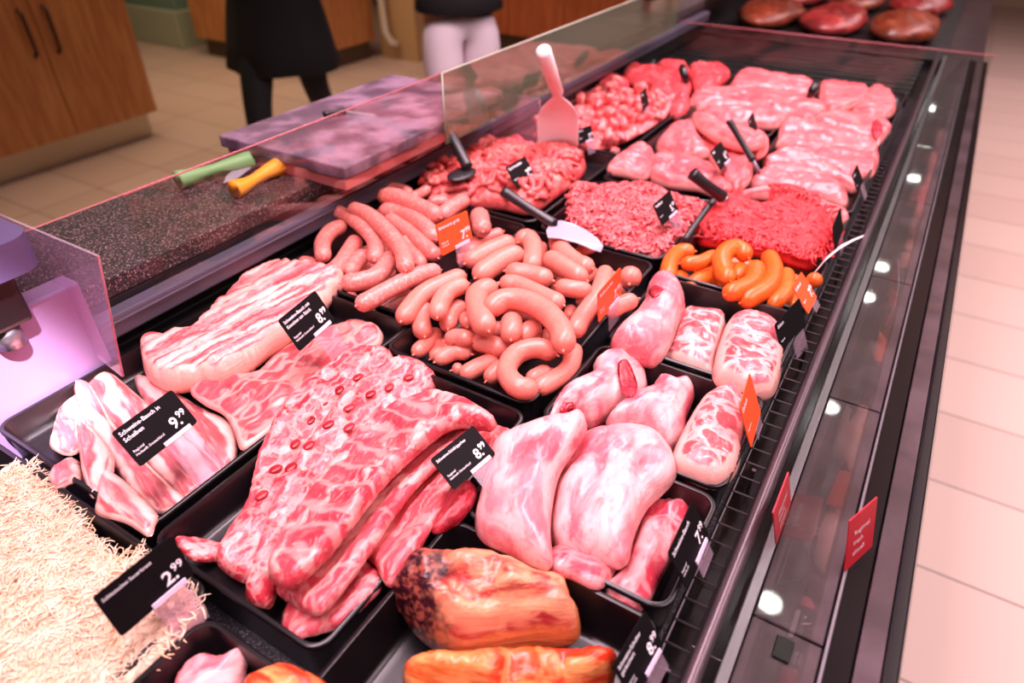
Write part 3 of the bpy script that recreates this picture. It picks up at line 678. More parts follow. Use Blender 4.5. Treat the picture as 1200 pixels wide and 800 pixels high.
slab('pork_belly_slice', c([(290, 500), (340, 490), (450, 570), (530, 670), (520, 710), (490, 760), (390, 700), (262, 655), (268, 590)]), .018, 'belly_slice', 'front belly slice hanging over the tray rim by the sauerkraut', 'meat', G)
# bone-in belly
c = crop(150, 300, 3.3333)
ax1 = (c([(70, 410)])[0], c([(650, 110)])[0])
slab('pork_belly_rack', [(222, 455), (245, 440), (290, 440), (340, 400), (395, 380), (440, 385), (447, 403), (405, 430), (370, 455), (335, 490), (300, 520), (282, 526), (274, 505), (262, 485), (238, 472)], .020, 'flat_belly', 'flat bone-in belly piece lying under the 8.99 card', 'meat', None, lump=.006, lumps=22)
slab('pork_belly_rack', c([(60, 358), (150, 335), (250, 312), (330, 240), (400, 172), (450, 120), (500, 85), (580, 50), (650, 58), (720, 65), (835, 70), (838, 110), (760, 200), (690, 270), (560, 360), (400, 478), (290, 490), (165, 508), (72, 465)]), .040, 'rack_belly', 'large belly rack with rib ridges leaning against the black back panel', 'meat', None,
     er=.012, axis=ax1, relief=lambda u, v, d: .0035*math.cos(2*PI*v/.017+3*u), lump=.004, k=5)
for i, p in enumerate(c([(90, 392), (130, 398), (185, 393), (250, 380), (285, 378), (325, 375)])): pass
# ------------------------------------------------------------------ rib racks
c2 = crop(240, 380, 3.076); c3 = crop(200, 540, 3.076); G = 'rib racks in the pile'
axr = ((330, 690), (520, 470))
slab('rib_rack', [(520, 580), (545, 562), (560, 575), (548, 600), (530, 615), (505, 622)], .018, 'red_flesh', 'deep red scrap of rib meat beneath the 8.99 card', 'meat', G)
slab('rib_rack', [(556, 492), (600, 503), (597, 522), (578, 556), (556, 560), (540, 530)], .018, 'rib_sheet', 'end of a rib piece behind the 8.99 card next to the pale slabs', 'meat', G)
slab('rib_rack', [(206, 634), (230, 630), (262, 634), (290, 640), (285, 660), (255, 657), (225, 658)], .012, 'rib_meat', 'loose flap of meat pointing at the 2.99 card', 'meat', G)
slab('rib_rack', [(330, 738), (338, 708), (370, 697), (400, 680), (428, 640), (446, 665), (449, 690), (425, 715), (398, 735), (362, 745), (343, 753)], .022, 'rib_sheet', 'lowest rib piece at the near end of the pile', 'meat', G, lump=.006, lumps=30)
slab('rib_rack', [(425, 640), (470, 580), (510, 545), (532, 556), (522, 590), (505, 622), (460, 685), (440, 665)], .020, 'rib_sheet', 'short rib piece on the side next to the smoked meat tray', 'meat', G, axis=axr)
def ridge(h): return lambda u, v, d: h*math.exp(-(d/.008)**2)*.4
RR = []
RR.append(slab('rib_rack', [(396, 418), (422, 408), (451, 415), (462, 428), (430, 470), (400, 510), (370, 560), (340, 620), (315, 680), (288, 686), (256, 664), (258, 640), (285, 590), (310, 520), (350, 458)], .024, 'rib_meat', 'rib rack at the wall side of the pile with a row of round bone ends', 'meat', G, axis=axr, lump=.005, lumps=35, er=.012))
RR.append(slab('rib_rack', [(440, 436), (475, 422), (503, 437), (515, 458), (480, 490), (440, 530), (395, 585), (355, 640), (328, 690), (318, 715), (292, 706), (290, 680), (312, 610), (345, 540), (392, 478)], .024, 'rib_meat', 'second rib rack from the wall side, bone ends along its edge', 'meat', G, axis=axr, lift=.007, lump=.005, lumps=35, er=.012))
RR.append(slab('rib_rack', [(516, 500), (545, 492), (562, 503), (540, 528), (510, 550), (470, 595), (440, 640), (410, 680), (375, 718), (342, 708), (325, 690), (365, 650), (420, 590), (470, 540)], .020, 'rib_sheet', 'narrow rib strip running under the 8.99 card', 'meat', G, axis=axr, er=.012, lump=.004))
RR.append(slab('rib_rack', [(420, 505), (470, 470), (510, 456), (545, 466), (580, 486), (575, 497), (535, 497), (505, 515), (460, 555), (430, 592), (400, 630), (370, 662), (340, 684), (312, 670), (322, 635), (350, 590), (385, 545)], .024, 'rib_striped', 'broad meaty rib rack topmost in the pile with pale rib stripes', 'meat', G, axis=axr, lift=.009, er=.012,
     relief=lambda u, v, d: .0016*math.cos(2*PI*u/.028), lump=.003))
for p, k in list(zip(c2([(485, 235), (550, 190), (430, 280), (380, 345), (325, 430), (255, 520), (205, 615)]), [0]*7))+list(zip(c2([(375, 435), (445, 360), (520, 300), (597, 250), (665, 225), (735, 190), (310, 515), (520, 370)]), [1]*8)):
    w = at(p, .0)
    for _ in range(6): w = at(p, float(hget(w.x, w.y))-.0005)
    B().ell((w.x, w.y, w.z), (.0052, .0072, .0022), Matrix.Rotation(random.uniform(-.5, .5), 3, 'Z'), 12).obj('bone_end', 'bone_red', RR[k], True)
# ------------------------------------------------------------------ pork slabs, knuckles
c = crop(540, 410, 2.58); G = 'pale pork pieces with rind'
slab('pork_slab', c([(265, 600), (330, 590), (460, 625), (472, 655), (420, 720), (340, 690), (268, 662)]), .030, 'pork_skin_red', 'reddish pork piece lowest at the near rim of the slab tray', 'meat', G)
slab('pork_slab', c([(570, 462), (695, 460), (660, 580), (610, 680), (545, 785), (430, 725), (490, 650), (520, 560)]), .030, 'pork_skin_red', 'red marbled pork piece against the 7.99 card', 'meat', G, lump=.006, lumps=40)
pc = slab('pork_slab', c([(360, 262), (480, 240), (600, 262), (652, 345), (640, 400), (565, 475), (525, 560), (500, 645), (420, 632), (280, 580), (270, 450), (300, 350)]), .046, 'pork_skin', 'big rounded pale pork slab in the middle of its tray', 'meat', G, lump=.007, lumps=16)
pl = slab('pork_slab', c([(100, 285), (200, 240), (330, 195), (372, 200), (382, 235), (345, 300), (300, 370), (280, 450), (272, 540), (278, 640), (240, 652), (150, 610), (60, 565), (42, 500), (65, 400)]), .048, 'pork_skin', 'pale pork slab hanging over the rim next to the 8.99 card', 'meat', G, lump=.006, lumps=16, axis=(c([(250, 640)])[0], c([(340, 220)])[0]))
G = 'pork knuckles'
k1 = slab('pork_knuckle', c([(263, 205), (300, 130), (395, 75), (405, 30), (475, 15), (540, 45), (567, 100), (545, 150), (450, 205), (400, 228), (330, 205), (270, 220)]), .050, 'pork_skin', 'pork knuckle with a red cut face at the sausage side of its tray', 'meat', G, lump=.008, lumps=20, er=.03)
k2 = slab('pork_knuckle', c([(440, 215), (500, 150), (580, 115), (590, 88), (640, 92), (690, 82), (708, 130), (685, 200), (680, 265), (632, 302), (560, 250)]), .048, 'pork_skin', 'smooth pale pork knuckle between the other two of its tray', 'meat', G, lump=.007, lumps=18, er=.03)
k3 = slab('pork_knuckle', c([(640, 310), (690, 205), (740, 140), (820, 122), (862, 170), (858, 260), (835, 365), (775, 412), (690, 380), (645, 350)]), .046, 'knuckle_cut', 'pork knuckle with veined pink cut face beside the upright orange card', 'meat', G, lump=.004, er=.03)
def patch(parent, px, mat, name='cut_face', th=.0025):
    slab(name, px, th, mat, parent=parent, er=.009, k=1, mid=.1, lump=.001, sp=.0035, mode='skin')
patch(k1, c([(475, 40), (500, 28), (520, 60), (535, 110), (520, 140), (490, 135), (478, 90)]), 'red_flesh')
patch(k1, c([(305, 160), (340, 158), (345, 180), (315, 195), (300, 185)]), 'red_flesh')
c = crop(700, 230, 3.3333)
slab('pork_knuckle', c([(278, 575), (300, 520), (335, 455), (400, 455), (470, 460), (502, 480), (485, 570), (462, 650), (450, 712), (380, 690), (300, 660), (238, 640)]), .046, 'knuckle_cut', 'pork knuckle with a rounded bone in the middle of its tray', 'meat', G, er=.03, lump=.006)
k4 = slab('pork_knuckle', c([(52, 570), (110, 490), (175, 420), (200, 340), (242, 318), (310, 345), (346, 420), (315, 500), (285, 580), (235, 642), (140, 620)]), .052, 'pork_skin', 'folded pale pork knuckle under the tip of the poking sausage', 'meat', G, lump=.008, lumps=18, er=.03)
slab('pork_knuckle', c([(458, 640), (480, 560), (510, 490), (570, 468), (680, 500), (727, 560), (727, 650), (692, 765), (620, 772), (540, 740), (456, 712)]), .046, 'knuckle_cut', 'pork knuckle with a broad star-veined cut face below the orange sausages', 'meat', G, er=.03, lump=.004)
patch(k4, c([(200, 375), (225, 350), (260, 365), (250, 385), (215, 395)]), 'red_flesh')
# ------------------------------------------------------------------ smoked meat and offcuts
c = crop(400, 630, 3.3333); G = 'smoked meat joints'
s1 = slab('smoked_joint', c([(185, 240), (220, 180), (245, 130), (300, 95), (450, 70), (590, 74), (700, 120), (870, 168), (900, 250), (932, 300), (930, 380), (860, 405), (740, 412), (600, 440), (480, 470), (400, 440), (320, 390), (260, 330), (230, 280)]), .066, 'smoked', 'big orange-brown smoked pork joint with a dark charred end', 'meat', G, er=.024, lump=.014, lumps=24, crease=.006, axis=(c([(250, 300)])[0], c([(900, 250)])[0]), zmax=-.01)
slab('smoked_joint', c([(240, 500), (330, 452), (480, 455), (600, 435), (720, 425), (880, 440), (1040, 428), (1082, 460), (1070, 540), (1030, 640), (800, 700), (500, 690), (280, 640)]), .045, 'smoked_orange', 'bright orange smoked pork piece at the near end of its tray', 'meat', G, er=.022, lump=.012, lumps=26, crease=.005, zmax=-.02)
slab('meat_offcut', [(203, 800), (231, 764), (259, 767), (290, 757), (288, 785), (284, 815), (262, 850), (210, 850)], .03, 'pork_skin', 'pale pink pointed offcut in the small tray beside the sauerkraut', 'meat', lump=.006)
slab('meat_offcut', [(283, 802), (300, 785), (330, 774), (360, 785), (385, 802), (395, 850), (350, 880), (290, 870)], .03, 'smoked_orange', 'orange smoked offcut in the small tray beside the sauerkraut', 'meat', lump=.006)
# ------------------------------------------------------------------ far pork
c = crop(800, 60, 4); G = 'pork chops in the front row'
CH = [([(830, 240), (870, 180), (970, 190), (1000, 270), (950, 312), (800, 290)], 'farthest chop at the grate'),
 ([(640, 190), (660, 155), (860, 180), (845, 240), (700, 290), (640, 250)], 'farthest chop beside the black tag'),
 ([(230, 150), (280, 100), (420, 118), (600, 150), (612, 200), (460, 195), (240, 182)], 'farthest chop against the middle trays'),
 ([(240, 200), (420, 190), (640, 245), (665, 285), (600, 338), (480, 310)], 'pork chop with a pale centre in the second far row'),
 ([(28, 250), (70, 195), (230, 182), (400, 220), (490, 305), (330, 280), (180, 250), (80, 275)], 'narrow chop draped on the left of the far row'),
 ([(100, 270), (180, 240), (330, 262), (475, 310), (470, 335), (440, 358), (340, 352), (180, 342), (112, 310)], 'thick rounded chop just behind the black handle')]
for p, lab in CH: slab('pork_chop', c(p), .030, 'chop', lab, 'meat', G, er=.02, lump=.004, axis=(c([(100, 270)])[0], c([(480, 320)])[0]))
c = crop(840, 130, 4.704)
CH = [([(520, 60), (620, 20), (800, 28), (940, 80), (962, 112), (892, 190), (850, 165), (700, 120)], 'pork chop with a rolled red end touching the grate'),
 ([(330, 170), (350, 90), (400, 48), (600, 105), (840, 165), (885, 245), (760, 245), (560, 205), (340, 198)], 'broad pale chop in the middle of the front row'),
 ([(370, 235), (440, 180), (600, 198), (780, 230), (882, 240), (892, 290), (850, 362), (700, 372), (560, 300)], 'pork chop with a fatty edge, third behind the red mince'),
 ([(260, 300), (290, 250), (400, 220), (560, 268), (720, 378), (792, 392), (760, 442), (660, 405), (480, 340)], 'pork chop second behind the red mince'),
 ([(180, 410), (250, 330), (330, 298), (500, 320), (640, 388), (722, 470), (700, 525), (560, 475), (350, 435)], 'pork chop just behind the red mince, leaning'),
 ([(100, 470), (270, 428), (430, 440), (620, 518), (722, 560), (715, 622), (600, 612), (480, 545), (350, 490)], 'pork chop lying against the red mince')]
ch = []
for p, lab in CH: ch.append(slab('pork_chop', c(p), .028, 'chop', lab, 'meat', G, er=.018, lump=.004, axis=(c([(200, 350)])[0], c([(760, 430)])[0])))
patch(ch[0], c([(850, 100), (870, 50), (900, 60), (915, 100), (890, 150), (865, 140)]), 'red_flesh', 'red_end')
c = crop(690, 120, 5); G = 'pork steaks in the middle row'
ST = [([(640, 235), (760, 208), (900, 300), (962, 400), (930, 480), (830, 525), (740, 390)], 'pork steak under the small tag near the black handle'),
 ([(900, 190), (1040, 200), (1045, 290), (960, 312)], 'square end of a pork steak beside the tray corner'),
 ([(598, 110), (640, 80), (830, 150), (960, 190), (1042, 240), (900, 268), (720, 205)], 'long pork steak farthest in the steak tray'),
 ([(390, 250), (480, 150), (600, 130), (642, 200), (710, 300), (560, 335), (420, 300)], 'pork steak with a fatty white patch'),
 ([(105, 385), (250, 265), (360, 275), (385, 335), (345, 440), (230, 425)], 'pork steak in the left corner of the steak tray'),
 ([(350, 370), (400, 328), (560, 330), (720, 380), (800, 470), (830, 540), (780, 560), (640, 505), (480, 485), (370, 450)], 'front pork steak behind the mince tray rim')]
for p, lab in ST: slab('pork_steak', c(p), .032, 'chop', lab, 'meat', G, er=.02, lump=.005)
c = crop(600, 60, 4); G = 'dark pink pork pieces at the far wall'
FP = [([(840, 72), (1010, 92), (1000, 140), (885, 200), (838, 150)], 'far pork piece beside the black tag'),
 ([(670, 72), (790, 60), (835, 100), (805, 140), (740, 120)], 'farthest pork piece along the back wall'),
 ([(520, 112), (560, 80), (700, 98), (835, 160), (805, 212), (640, 172), (530, 142)], 'long pork piece shining at the back'),
 ([(640, 185), (800, 180), (835, 250), (790, 310), (700, 292)], 'pork piece with a white fat spot'),
 ([(388, 165), (440, 112), (545, 150), (525, 202), (440, 208)], 'dark pink pork piece nearest the glass wall')]
for p, lab in FP: slab('pork_piece', c(p), .034, 'chop_deep', lab, 'meat', G, er=.02, lump=.006)
# ------------------------------------------------------------------ minced heaps
def heap(name, px, th, mat, label, cat, strands, r, ln, smat=None, er=.05, amp=.006, curl=1.0):
    o = slab(name, px, th, mat, label, cat, kind='stuff', er=er, lump=amp, lumps=45, k=2)
    me = o.data; top = [v.co.copy() for v in me.vertices[:] if v.normal.z > .45]
    b = B()
    for i in range(strands):
        p = random.choice(top)+o.location+Vector((0, 0, r*.4)); a = random.uniform(0, 2*PI); q = []; da = random.uniform(-1, 1)*curl
        for k in range(7):
            i_, j_ = hidx(p.x, p.y); zz = max(HF[i_, j_]+RZ+r*.5, p.z-.004); p = Vector((p.x, p.y, float(HF[i_, j_])+RZ+random.uniform(-.2, .9)*r))
            q.append(p.copy()); a += da*.5+random.uniform(-.2, .2); n_p = p+Vector((math.cos(a), math.sin(a), 0))*ln/6
            if float(hget(n_p.x, n_p.y))+RZ < p.z-.008: a += PI; n_p = p+Vector((math.cos(a), math.sin(a), 0))*ln/6
            p = n_p
        b.tube(q, [r*.6]+[r]*5+[r*.5], 6)
    n0 = len(me.vertices); v = [tuple(x.co+o.location) for x in me.vertices]+[tuple(x) for x in b.v]
    f = [tuple(p.vertices) for p in me.polygons]+[tuple(i+n0 for i in q) for q in b.f]
    luv = np.zeros(3*n0, np.float32); me.attributes['luv'].data.foreach_get('vector', luv); luv = luv.reshape(-1, 3)
    bl = np.array([(x.x-o.location.x+.003*random.random(), x.y-o.location.y, x.z-RZ) for x in b.v])
    tagd = dict(o.items()); loc = o.location.copy(); bpy.data.objects.remove(o)
    o = mesh(name, v, f, mat, None, True, loc, {'luv': ('FLOAT_VECTOR', np.vstack([luv, bl])), 'rim': ('FLOAT', np.full(len(v), .05))})
    for k_, v_ in tagd.items(): o[k_] = v_
    return o
c = crop(700, 230, 3.3333)
heap('minced_beef', c([(388, 165), (395, 95), (440, 50), (540, 18), (640, 58), (720, 8), (800, 45), (900, 108), (918, 200), (850, 272), (720, 242), (600, 212), (490, 190)]), .040, 'mince_red', 'bright red minced beef in fine strands', 'mince', 1300, .0017, .03, er=.03, curl=.5)
heap('minced_pork', [(664, 262), (668, 226), (700, 224), (755, 223), (790, 236), (826, 248), (806, 275), (764, 308), (700, 290)], .036, 'mince', 'pale pink minced meat with a red patch and a spoon in it', 'mince', 900, .0022, .02, er=.025, amp=.009, curl=1.6)
heap('meat_strips', [(488, 216), (515, 198), (545, 186), (562, 172), (615, 176), (650, 182), (682, 184), (684, 202), (655, 226), (622, 246), (585, 240), (545, 238), (510, 235)], .045, 'strips', 'heap of thin pinkish meat strips behind the coarse sausages', 'meat', 260, .006, .05, er=.04, amp=.012, curl=.7)
# diced meat
cube_me = None; GP = [(618, 142), (650, 120), (690, 106), (750, 110), (788, 126), (712, 172), (660, 166)]
slab('diced_meat_bed', GP, .020, 'gulasch', 'bed of small diced meat under the white scoop', 'diced meat', kind='stuff', er=.03, lump=.008, lumps=50)
pts = [at(p, .01) for p in GP]
def inpoly(x, y):
    r_ = False
    for a, b_ in zip(pts, pts[1:]+pts[:1]):
        if (a.y > y) != (b_.y > y) and x < (b_.x-a.x)*(y-a.y)/(b_.y-a.y)+a.x: r_ = not r_
    return r_
n = 0
while n < 90:
    x, y = random.uniform(-.75, -.50), random.uniform(1.2, 1.7)
    if not inpoly(x, y): continue
    n += 1; zz = RZ+float(hget(x, y)); s = random.uniform(.010, .017)
    if cube_me is None or n % 9 == 1:
        bm = bmesh.new(); bmesh.ops.create_cube(bm, size=1.7); bmesh.ops.subdivide_edges(bm, edges=bm.edges, cuts=4, use_grid_fill=True)
        for v in bm.verts:
            v.co = v.co.lerp(v.co.normalized()*1.05, .62); v.co *= 1+.3*mn.noise(v.co*.9+Vector((n, 0, 0)))
        vs = [v.co.copy() for v in bm.verts]; fs = [[q.index for q in f.verts] for f in bm.faces]; bm.free()
        o = mesh('meat_cube', vs, fs, 'gulasch', None, True, None, {'luv': ('FLOAT_VECTOR', [tuple(v*.014+Vector((n*.1, 0, 0))) for v in vs]), 'rim': ('FLOAT', [1]*len(vs))}); cube_me = o
    else: o = cube_me.copy(); COL.objects.link(o)
    o.location = (x, y, zz+s*.45); o.rotation_euler = (random.uniform(0, 3), random.uniform(0, 3), random.uniform(0, 3)); o.scale = (s, s*.9, s*.75)
    tag(o, 'bite-sized pink meat cube in the tray with the white scoop', 'diced meat', 'diced meat cubes')
    hset(x-s*.5, x+s*.5, y-s*.5, y+s*.5, zz-RZ+s*.6)
# ------------------------------------------------------------------ sauerkraut
KP = [(-30, 585), (10, 560), (32, 547), (50, 552), (80, 585), (100, 612), (120, 635), (150, 655), (168, 648), (200, 672), (240, 708), (230, 736), (186, 782), (130, 850), (60, 900), (-60, 900), (-110, 740)]
ko = slab('sauerkraut', KP, .040, 'kraut', 'pale shredded sauerkraut heaped in the big corner tray', 'sauerkraut', kind='stuff', er=.05, lump=.008, lumps=26, sp=.006)
me = ko.data; rm = [q.value for q in me.attributes['rim'].data]; top = [v.co+ko.location for v in me.vertices if v.normal.z > .1 and rm[v.index] > .006]
b = B()
for i in range(5200):
    p = random.choice(top)+Vector((random.uniform(-.003, .003), random.uniform(-.003, .003), .0012)); a = random.uniform(0, 2*PI); q = []; da = random.uniform(-.9, .9); el = random.uniform(-.4, .45)
    for k in range(5):
        q.append(p.copy()); a += da; p = p+Vector((math.cos(a), math.sin(a), el*(.55-k*.28)))*.0045
    b.tube(q, [.0003, .0006, .00065, .0006, .0003], 3, False)
v = [tuple(x.co+ko.location) for x in me.vertices]; n0 = len(v); f = [tuple(p.vertices) for p in me.polygons]
t = dict(ko.items()); loc = ko.location.copy(); bpy.data.objects.remove(ko)
ko = mesh('sauerkraut', v+[tuple(x) for x in b.v], f+[tuple(i+n0 for i in q) for q in b.f], 'kraut', None, True, loc)
for k_, v_ in t.items(): ko[k_] = v_
# ------------------------------------------------------------------ price cards
def text(s, o, ex, ey, h, mat, parent, name, bold=.0, align='LEFT'):
    cu = bpy.data.curves.new('t', 'FONT'); cu.body = s; cu.size = 1; cu.resolution_u = 2; cu.offset = bold; cu.align_x = align; cu.space_line = .95
    to = bpy.data.objects.new('t', cu); COL.objects.link(to)
    dg = bpy.context.evaluated_depsgraph_get(); me = bpy.data.meshes.new_from_object(to.evaluated_get(dg))
    bpy.data.objects.remove(to)
    n_ = ex.cross(ey).normalized(); vs = [o+ex*(v.co.x*h)+ey*(v.co.y*h)+n_*.0004 for v in me.vertices]; fs = [tuple(p.vertices) for p in me.polygons]
    bpy.data.meshes.remove(me)
    return mesh(name, vs, fs, mat, parent, False)
def card(TL, TR, BR, BL, z, mat, lines, sub, price, label, leg=.04, cat='price card', strip=True, asp=.64, group='black price cards'):
    bl, br_ = at(BL, z), at(BR, z)
    bd_ = (br_-bl); W = bd_.length; ex = bd_.normalized()
    side = ex.cross(Vector((0, 0, 1)))                    # horizontal, towards the reader
    best = None
    for tdeg in range(8, 89, 2):
        t_ = math.radians(tdeg); up = -side*math.cos(t_)+Vector((0, 0, 1))*math.sin(t_); nn = ex.cross(up)
        def hit(p):
            r_ = ray(p); return CAM+r_*((bl-CAM).dot(nn)/r_.dot(nn))
        if abs(ray(TL).dot(nn)) < .02: continue
        a, d_ = hit(TL), hit(TR)
        la, lb = (a-bl), (d_-br_)
        hgt = (la.dot(up)+lb.dot(up))/2; skew = (abs(la.dot(ex))+abs(lb.dot(ex)))/W
        e_ = abs(hgt/W-asp)+.8*skew
        if best is None or e_ < best[0]: best = (e_, up, hgt, (la.dot(ex)+lb.dot(ex))/2)
    _, up, hgt, sh = best
    hgt = min(max(hgt, W*.5), W*.85); o = bl+ex*sh*.5
    n_ = ex.cross(up)
    e = empty('price_card', o+ex*W/2-up*leg, label, cat, group)
    B().plate(o, ex*W, up*hgt, .0012, W*.04, 3).obj('card', mat, e)
    tw = .5*W
    s0 = hgt*.115
    if lines:
        mx = max(len(x) for x in lines); s0 = min(hgt*.16, W*.74/(mx*.5))
        for i, x in enumerate(lines): text(x, o+ex*W*.05+up*(hgt*.80-i*s0*1.12)+n_*.0003, ex, up, s0, 'lettering_white', e, 'lettering', .012)
    for i, x in enumerate(sub): text(x, o+ex*W*.05+up*(hgt*(.34)-i*hgt*.1)+n_*.0003, ex, up, hgt*.085, 'lettering_white', e, 'lettering', .005)
    if price:
        a, b_ = price.split('.'); ph = hgt*.40
        text(a+'.', o+ex*W*.66+up*hgt*.20+n_*.0003, ex, up, ph, 'lettering_white', e, 'price', .02)
        text(b_, o+ex*W*.805+up*hgt*.36+n_*.0003, ex, up, ph*.58, 'lettering_white', e, 'price', .018)
    if strip: B().plate(o+ex*W*.42+up*hgt*.005+n_*.0016, ex*W*.46, up*hgt*.10, .0012).obj('label_strip', 'strip_lilac', e)
    if leg: B().plate(o+ex*W*.42-up*leg+n_*.0006, ex*W*.46, up*(leg+hgt*.02), .0008).obj('clear_holder', 'acrylic', e)
    return e
card((107, 703), (200, 626), (229, 672), (143, 746), .030, 'card_black', ['Schlesisches Sauerkraut'], [], '2.99', 'black price card reading 2.99 standing in the sauerkraut', .04)
card((129, 505), (202, 458), (232, 494), (165, 547), .040, 'card_black', ['Schweine-Bauch in', 'Scheiben'], ['Regional', 'Herkunft: Deutschland'], '9.99', 'black price card reading 9.99 over the belly slices', .05)
card((324, 376), (370, 340), (393, 374), (352, 411), .040, 'card_black', ['Schweine-Bauch mit', 'Knochen am Stück'], ['Regional', 'Herkunft: Deutschland'], '8.99', 'black price card reading 8.99 in front of the belly rack', .035)
card((508, 541), (551, 495), (581, 532), (532, 574), .030, 'card_black', ['Schweine-Schälrippchen'], ['Regional', 'Herkunft: Deutschland'], '8.99', 'black price card reading 8.99 between the rib pile and the pale slabs', .035)
card((784, 646), (809, 593), (832, 624), (806, 687), .005, 'card_black', ['Schweine-Bauch'], ['Regional', 'Herkunft'], '7.99', 'black price card reading 7.99 at the grate end of the slab tray', .015)
card((716, 785), (758, 712), (778, 755), (742, 822), .000, 'card_black', ['Schweine-Schulter', 'geräuchert'], ['Regional', 'Herkunft'], '8.99', 'black price card reading 8.99 at the grate end of the smoked meat tray', .015)
card((511, 264), (547, 246), (554, 281), (518, 300), .035, 'card_orange', ['Bratwurst grob'], ['Regional', 'Herkunft'], '7.99', 'orange price card standing in the coarse sausages', .03, group='orange price cards')
card((700, 342), (728, 315), (728, 346), (702, 378), .035, 'card_orange', ['Bockwurst fein'], ['Regional', 'Herkunft'], '7.99', 'orange price card standing at the right rim of the smooth sausages', .03, group='orange price cards')
card((928, 341), (939, 316), (958, 347), (948, 367), .012, 'card_orange', ['Krakauer'], ['Regional'], '7.99', 'orange price card beside the orange smoked sausages', .01, strip=False, group='orange price cards', asp=1.0)
card((867, 467), (878, 446), (892, 482), (881, 524), .005, 'card_orange', ['Eisbein'], ['Regional'], '', 'narrow upright orange price card beside the veined knuckle', .01, strip=False, group='orange price cards', asp=.9)
sm = [((593, 195), (614, 184), (629, 207), (607, 221), .03, 'small black price card standing in the meat strips', ['Geschnetzeltes'], '7.99'),
 ((674, 155), (693, 144), (697, 163), (680, 169), .03, 'small black price card under the white scoop', ['Gulasch'], '7.99'),
 ((750, 110), (757, 102), (761, 122), (754, 131), .03, 'small black price card at the far edge of the diced meat', ['Gulasch'], ''),
 ((766, 239), (783, 225), (796, 246), (777, 264), .03, 'small black price card in the pale mince', ['Hackfleisch'], '5.99'),
 ((832, 176), (844, 168), (857, 186), (845, 199), .03, 'small black price card on the pork steaks', ['Steak'], '8.99'),
 ((875, 140), (884, 132), (888, 150), (882, 161), .03, 'small black price card behind the thin black handle', ['Steak'], ''),
 ((999, 204), (1004, 194), (1012, 212), (1006, 226), .01, 'small black price card at the grate beside the front chops', ['Kotelett'], ''),
 ((978, 272), (983, 250), (989, 268), (980, 292), .005, 'small black price card at the grate beside the red mince', [], ''),
 ((912, 387), (934, 358), (946, 380), (918, 413), -.002, 'low black price card at the corner of the upper knuckle tray', ['Eisbein'], '')]
for a, b_, c_, d_, z_, lab, ln_, pr in sm: card(a, b_, c_, d_, z_, 'card_black', ln_, ['Regional'] if ln_ else [], pr, lab, .025, strip=bool(pr))
def clip(p0, p1, z0, z1, label):
    a, b_ = at(p0, z0), at(p1, z1); e = empty('tag_clip', b_, label, 'tag clip', 'black tag clips in the far trays')
    B().tube([a, a.lerp(b_, .5), b_], [.010, .012, .005], 8).obj('clip_body', 'black_gloss', e, True)
    B().ell(a, (.006, .011, .007)).obj('clip_knob', 'card_black', e, True)
clip((799, 78), (805, 98), .06, .025, 'black tag clip in the far pork pieces by the wall'); clip((957, 98), (947, 115), .05, .02, 'black tag clip among the farthest chops')
# red reflections of the price cards in the front glass, built as solid cards
for q, lab in (([(906, 600), (925, 553), (927, 590), (910, 638)], 'red card reflection built as an upright card at the inner edge of the dark ledge'), ([(997, 604), (1028, 588), (1022, 640), (990, 670)], 'red card reflection built as an upright card on the outer strip of the ledge')):
    z_ = -.015; bl, br_ = at(q[3], z_), at(q[2], z_); e = empty('reflected_card', (bl+br_)/2, lab, 'card reflection')
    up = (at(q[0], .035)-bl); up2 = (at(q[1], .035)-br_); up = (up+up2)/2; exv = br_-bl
    B().plate(bl, exv, up, .0012, .001, 2).obj('card', 'reflected_card_red', e)
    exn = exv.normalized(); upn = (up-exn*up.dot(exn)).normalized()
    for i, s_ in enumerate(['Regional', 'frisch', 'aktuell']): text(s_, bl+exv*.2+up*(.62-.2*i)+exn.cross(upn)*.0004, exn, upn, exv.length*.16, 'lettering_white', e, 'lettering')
# ------------------------------------------------------------------ tools
def tool(name, label, pts, r, mat, cat, blade=None, bmat='blade_pale', tip=None):
    e = empty(name, min(pts, key=lambda v: v.z), label, cat)
    cc = [Vector(q) for q in crv([tuple(p) for p in pts], 6)]; m = len(cc)
    B().tube([cc[0]]+cc+[cc[-1]], [r*.5]+[r*(1-.15*math.sin(PI*i/(m-1))) for i in range(m)]+[r*.5], 12).obj('handle', mat, e, True)
    if blade: blade(e, bmat)
    return e
def spoonblade(e, m):
    P = [at(p, z) for p, z in (((646, 259), .045), ((658, 258), .044), ((672, 262), .040), ((688, 270), .034), ((700, 279), .030), ((707, 288), .026), ((704, 295), .026), ((694, 292), .028), ((676, 284), .034), ((656, 279), .040), ((642, 278), .043), ((640, 270), .045))]
    b = B(); up = Vector((0, 0, .0015)); k = len(P)
    b.add(P+[p-up for p in P], [tuple(range(k)), tuple(reversed(range(k, 2*k)))]+[(i, i+k, (i+1) % k+k, (i+1) % k) for i in range(k)]); b.obj('blade', m, e)
tool('serving_spatula', 'black handled spatula with a pale blade between smooth sausages and mince', [at((590, 224), .075), at((620, 244), .06), at((650, 263), .045)], .009, 'tool_black', 'spatula', spoonblade)
def tipend(p, z, r): return lambda e, m: B().ell(at(p, z), (r, r*1.6, .006), None, 14).obj('fork_end', m, e, True)
tool('serving_tongs', 'flat black tongs stuck into the meat strips by the wall', [at((522, 146), .11), at((535, 170), .08), at((548, 196), .05)], .011, 'tool_black', 'tongs', tipend((541, 204), .04, .022), 'tool_black')
tool('serving_fork', 'thick black handle leaning on the steak tray corner', [at((811, 203), .08), at((828, 217), .06), at((846, 230), .035)], .011, 'tool_black', 'serving fork', tipend((848, 232), .02, .010), 'steel')
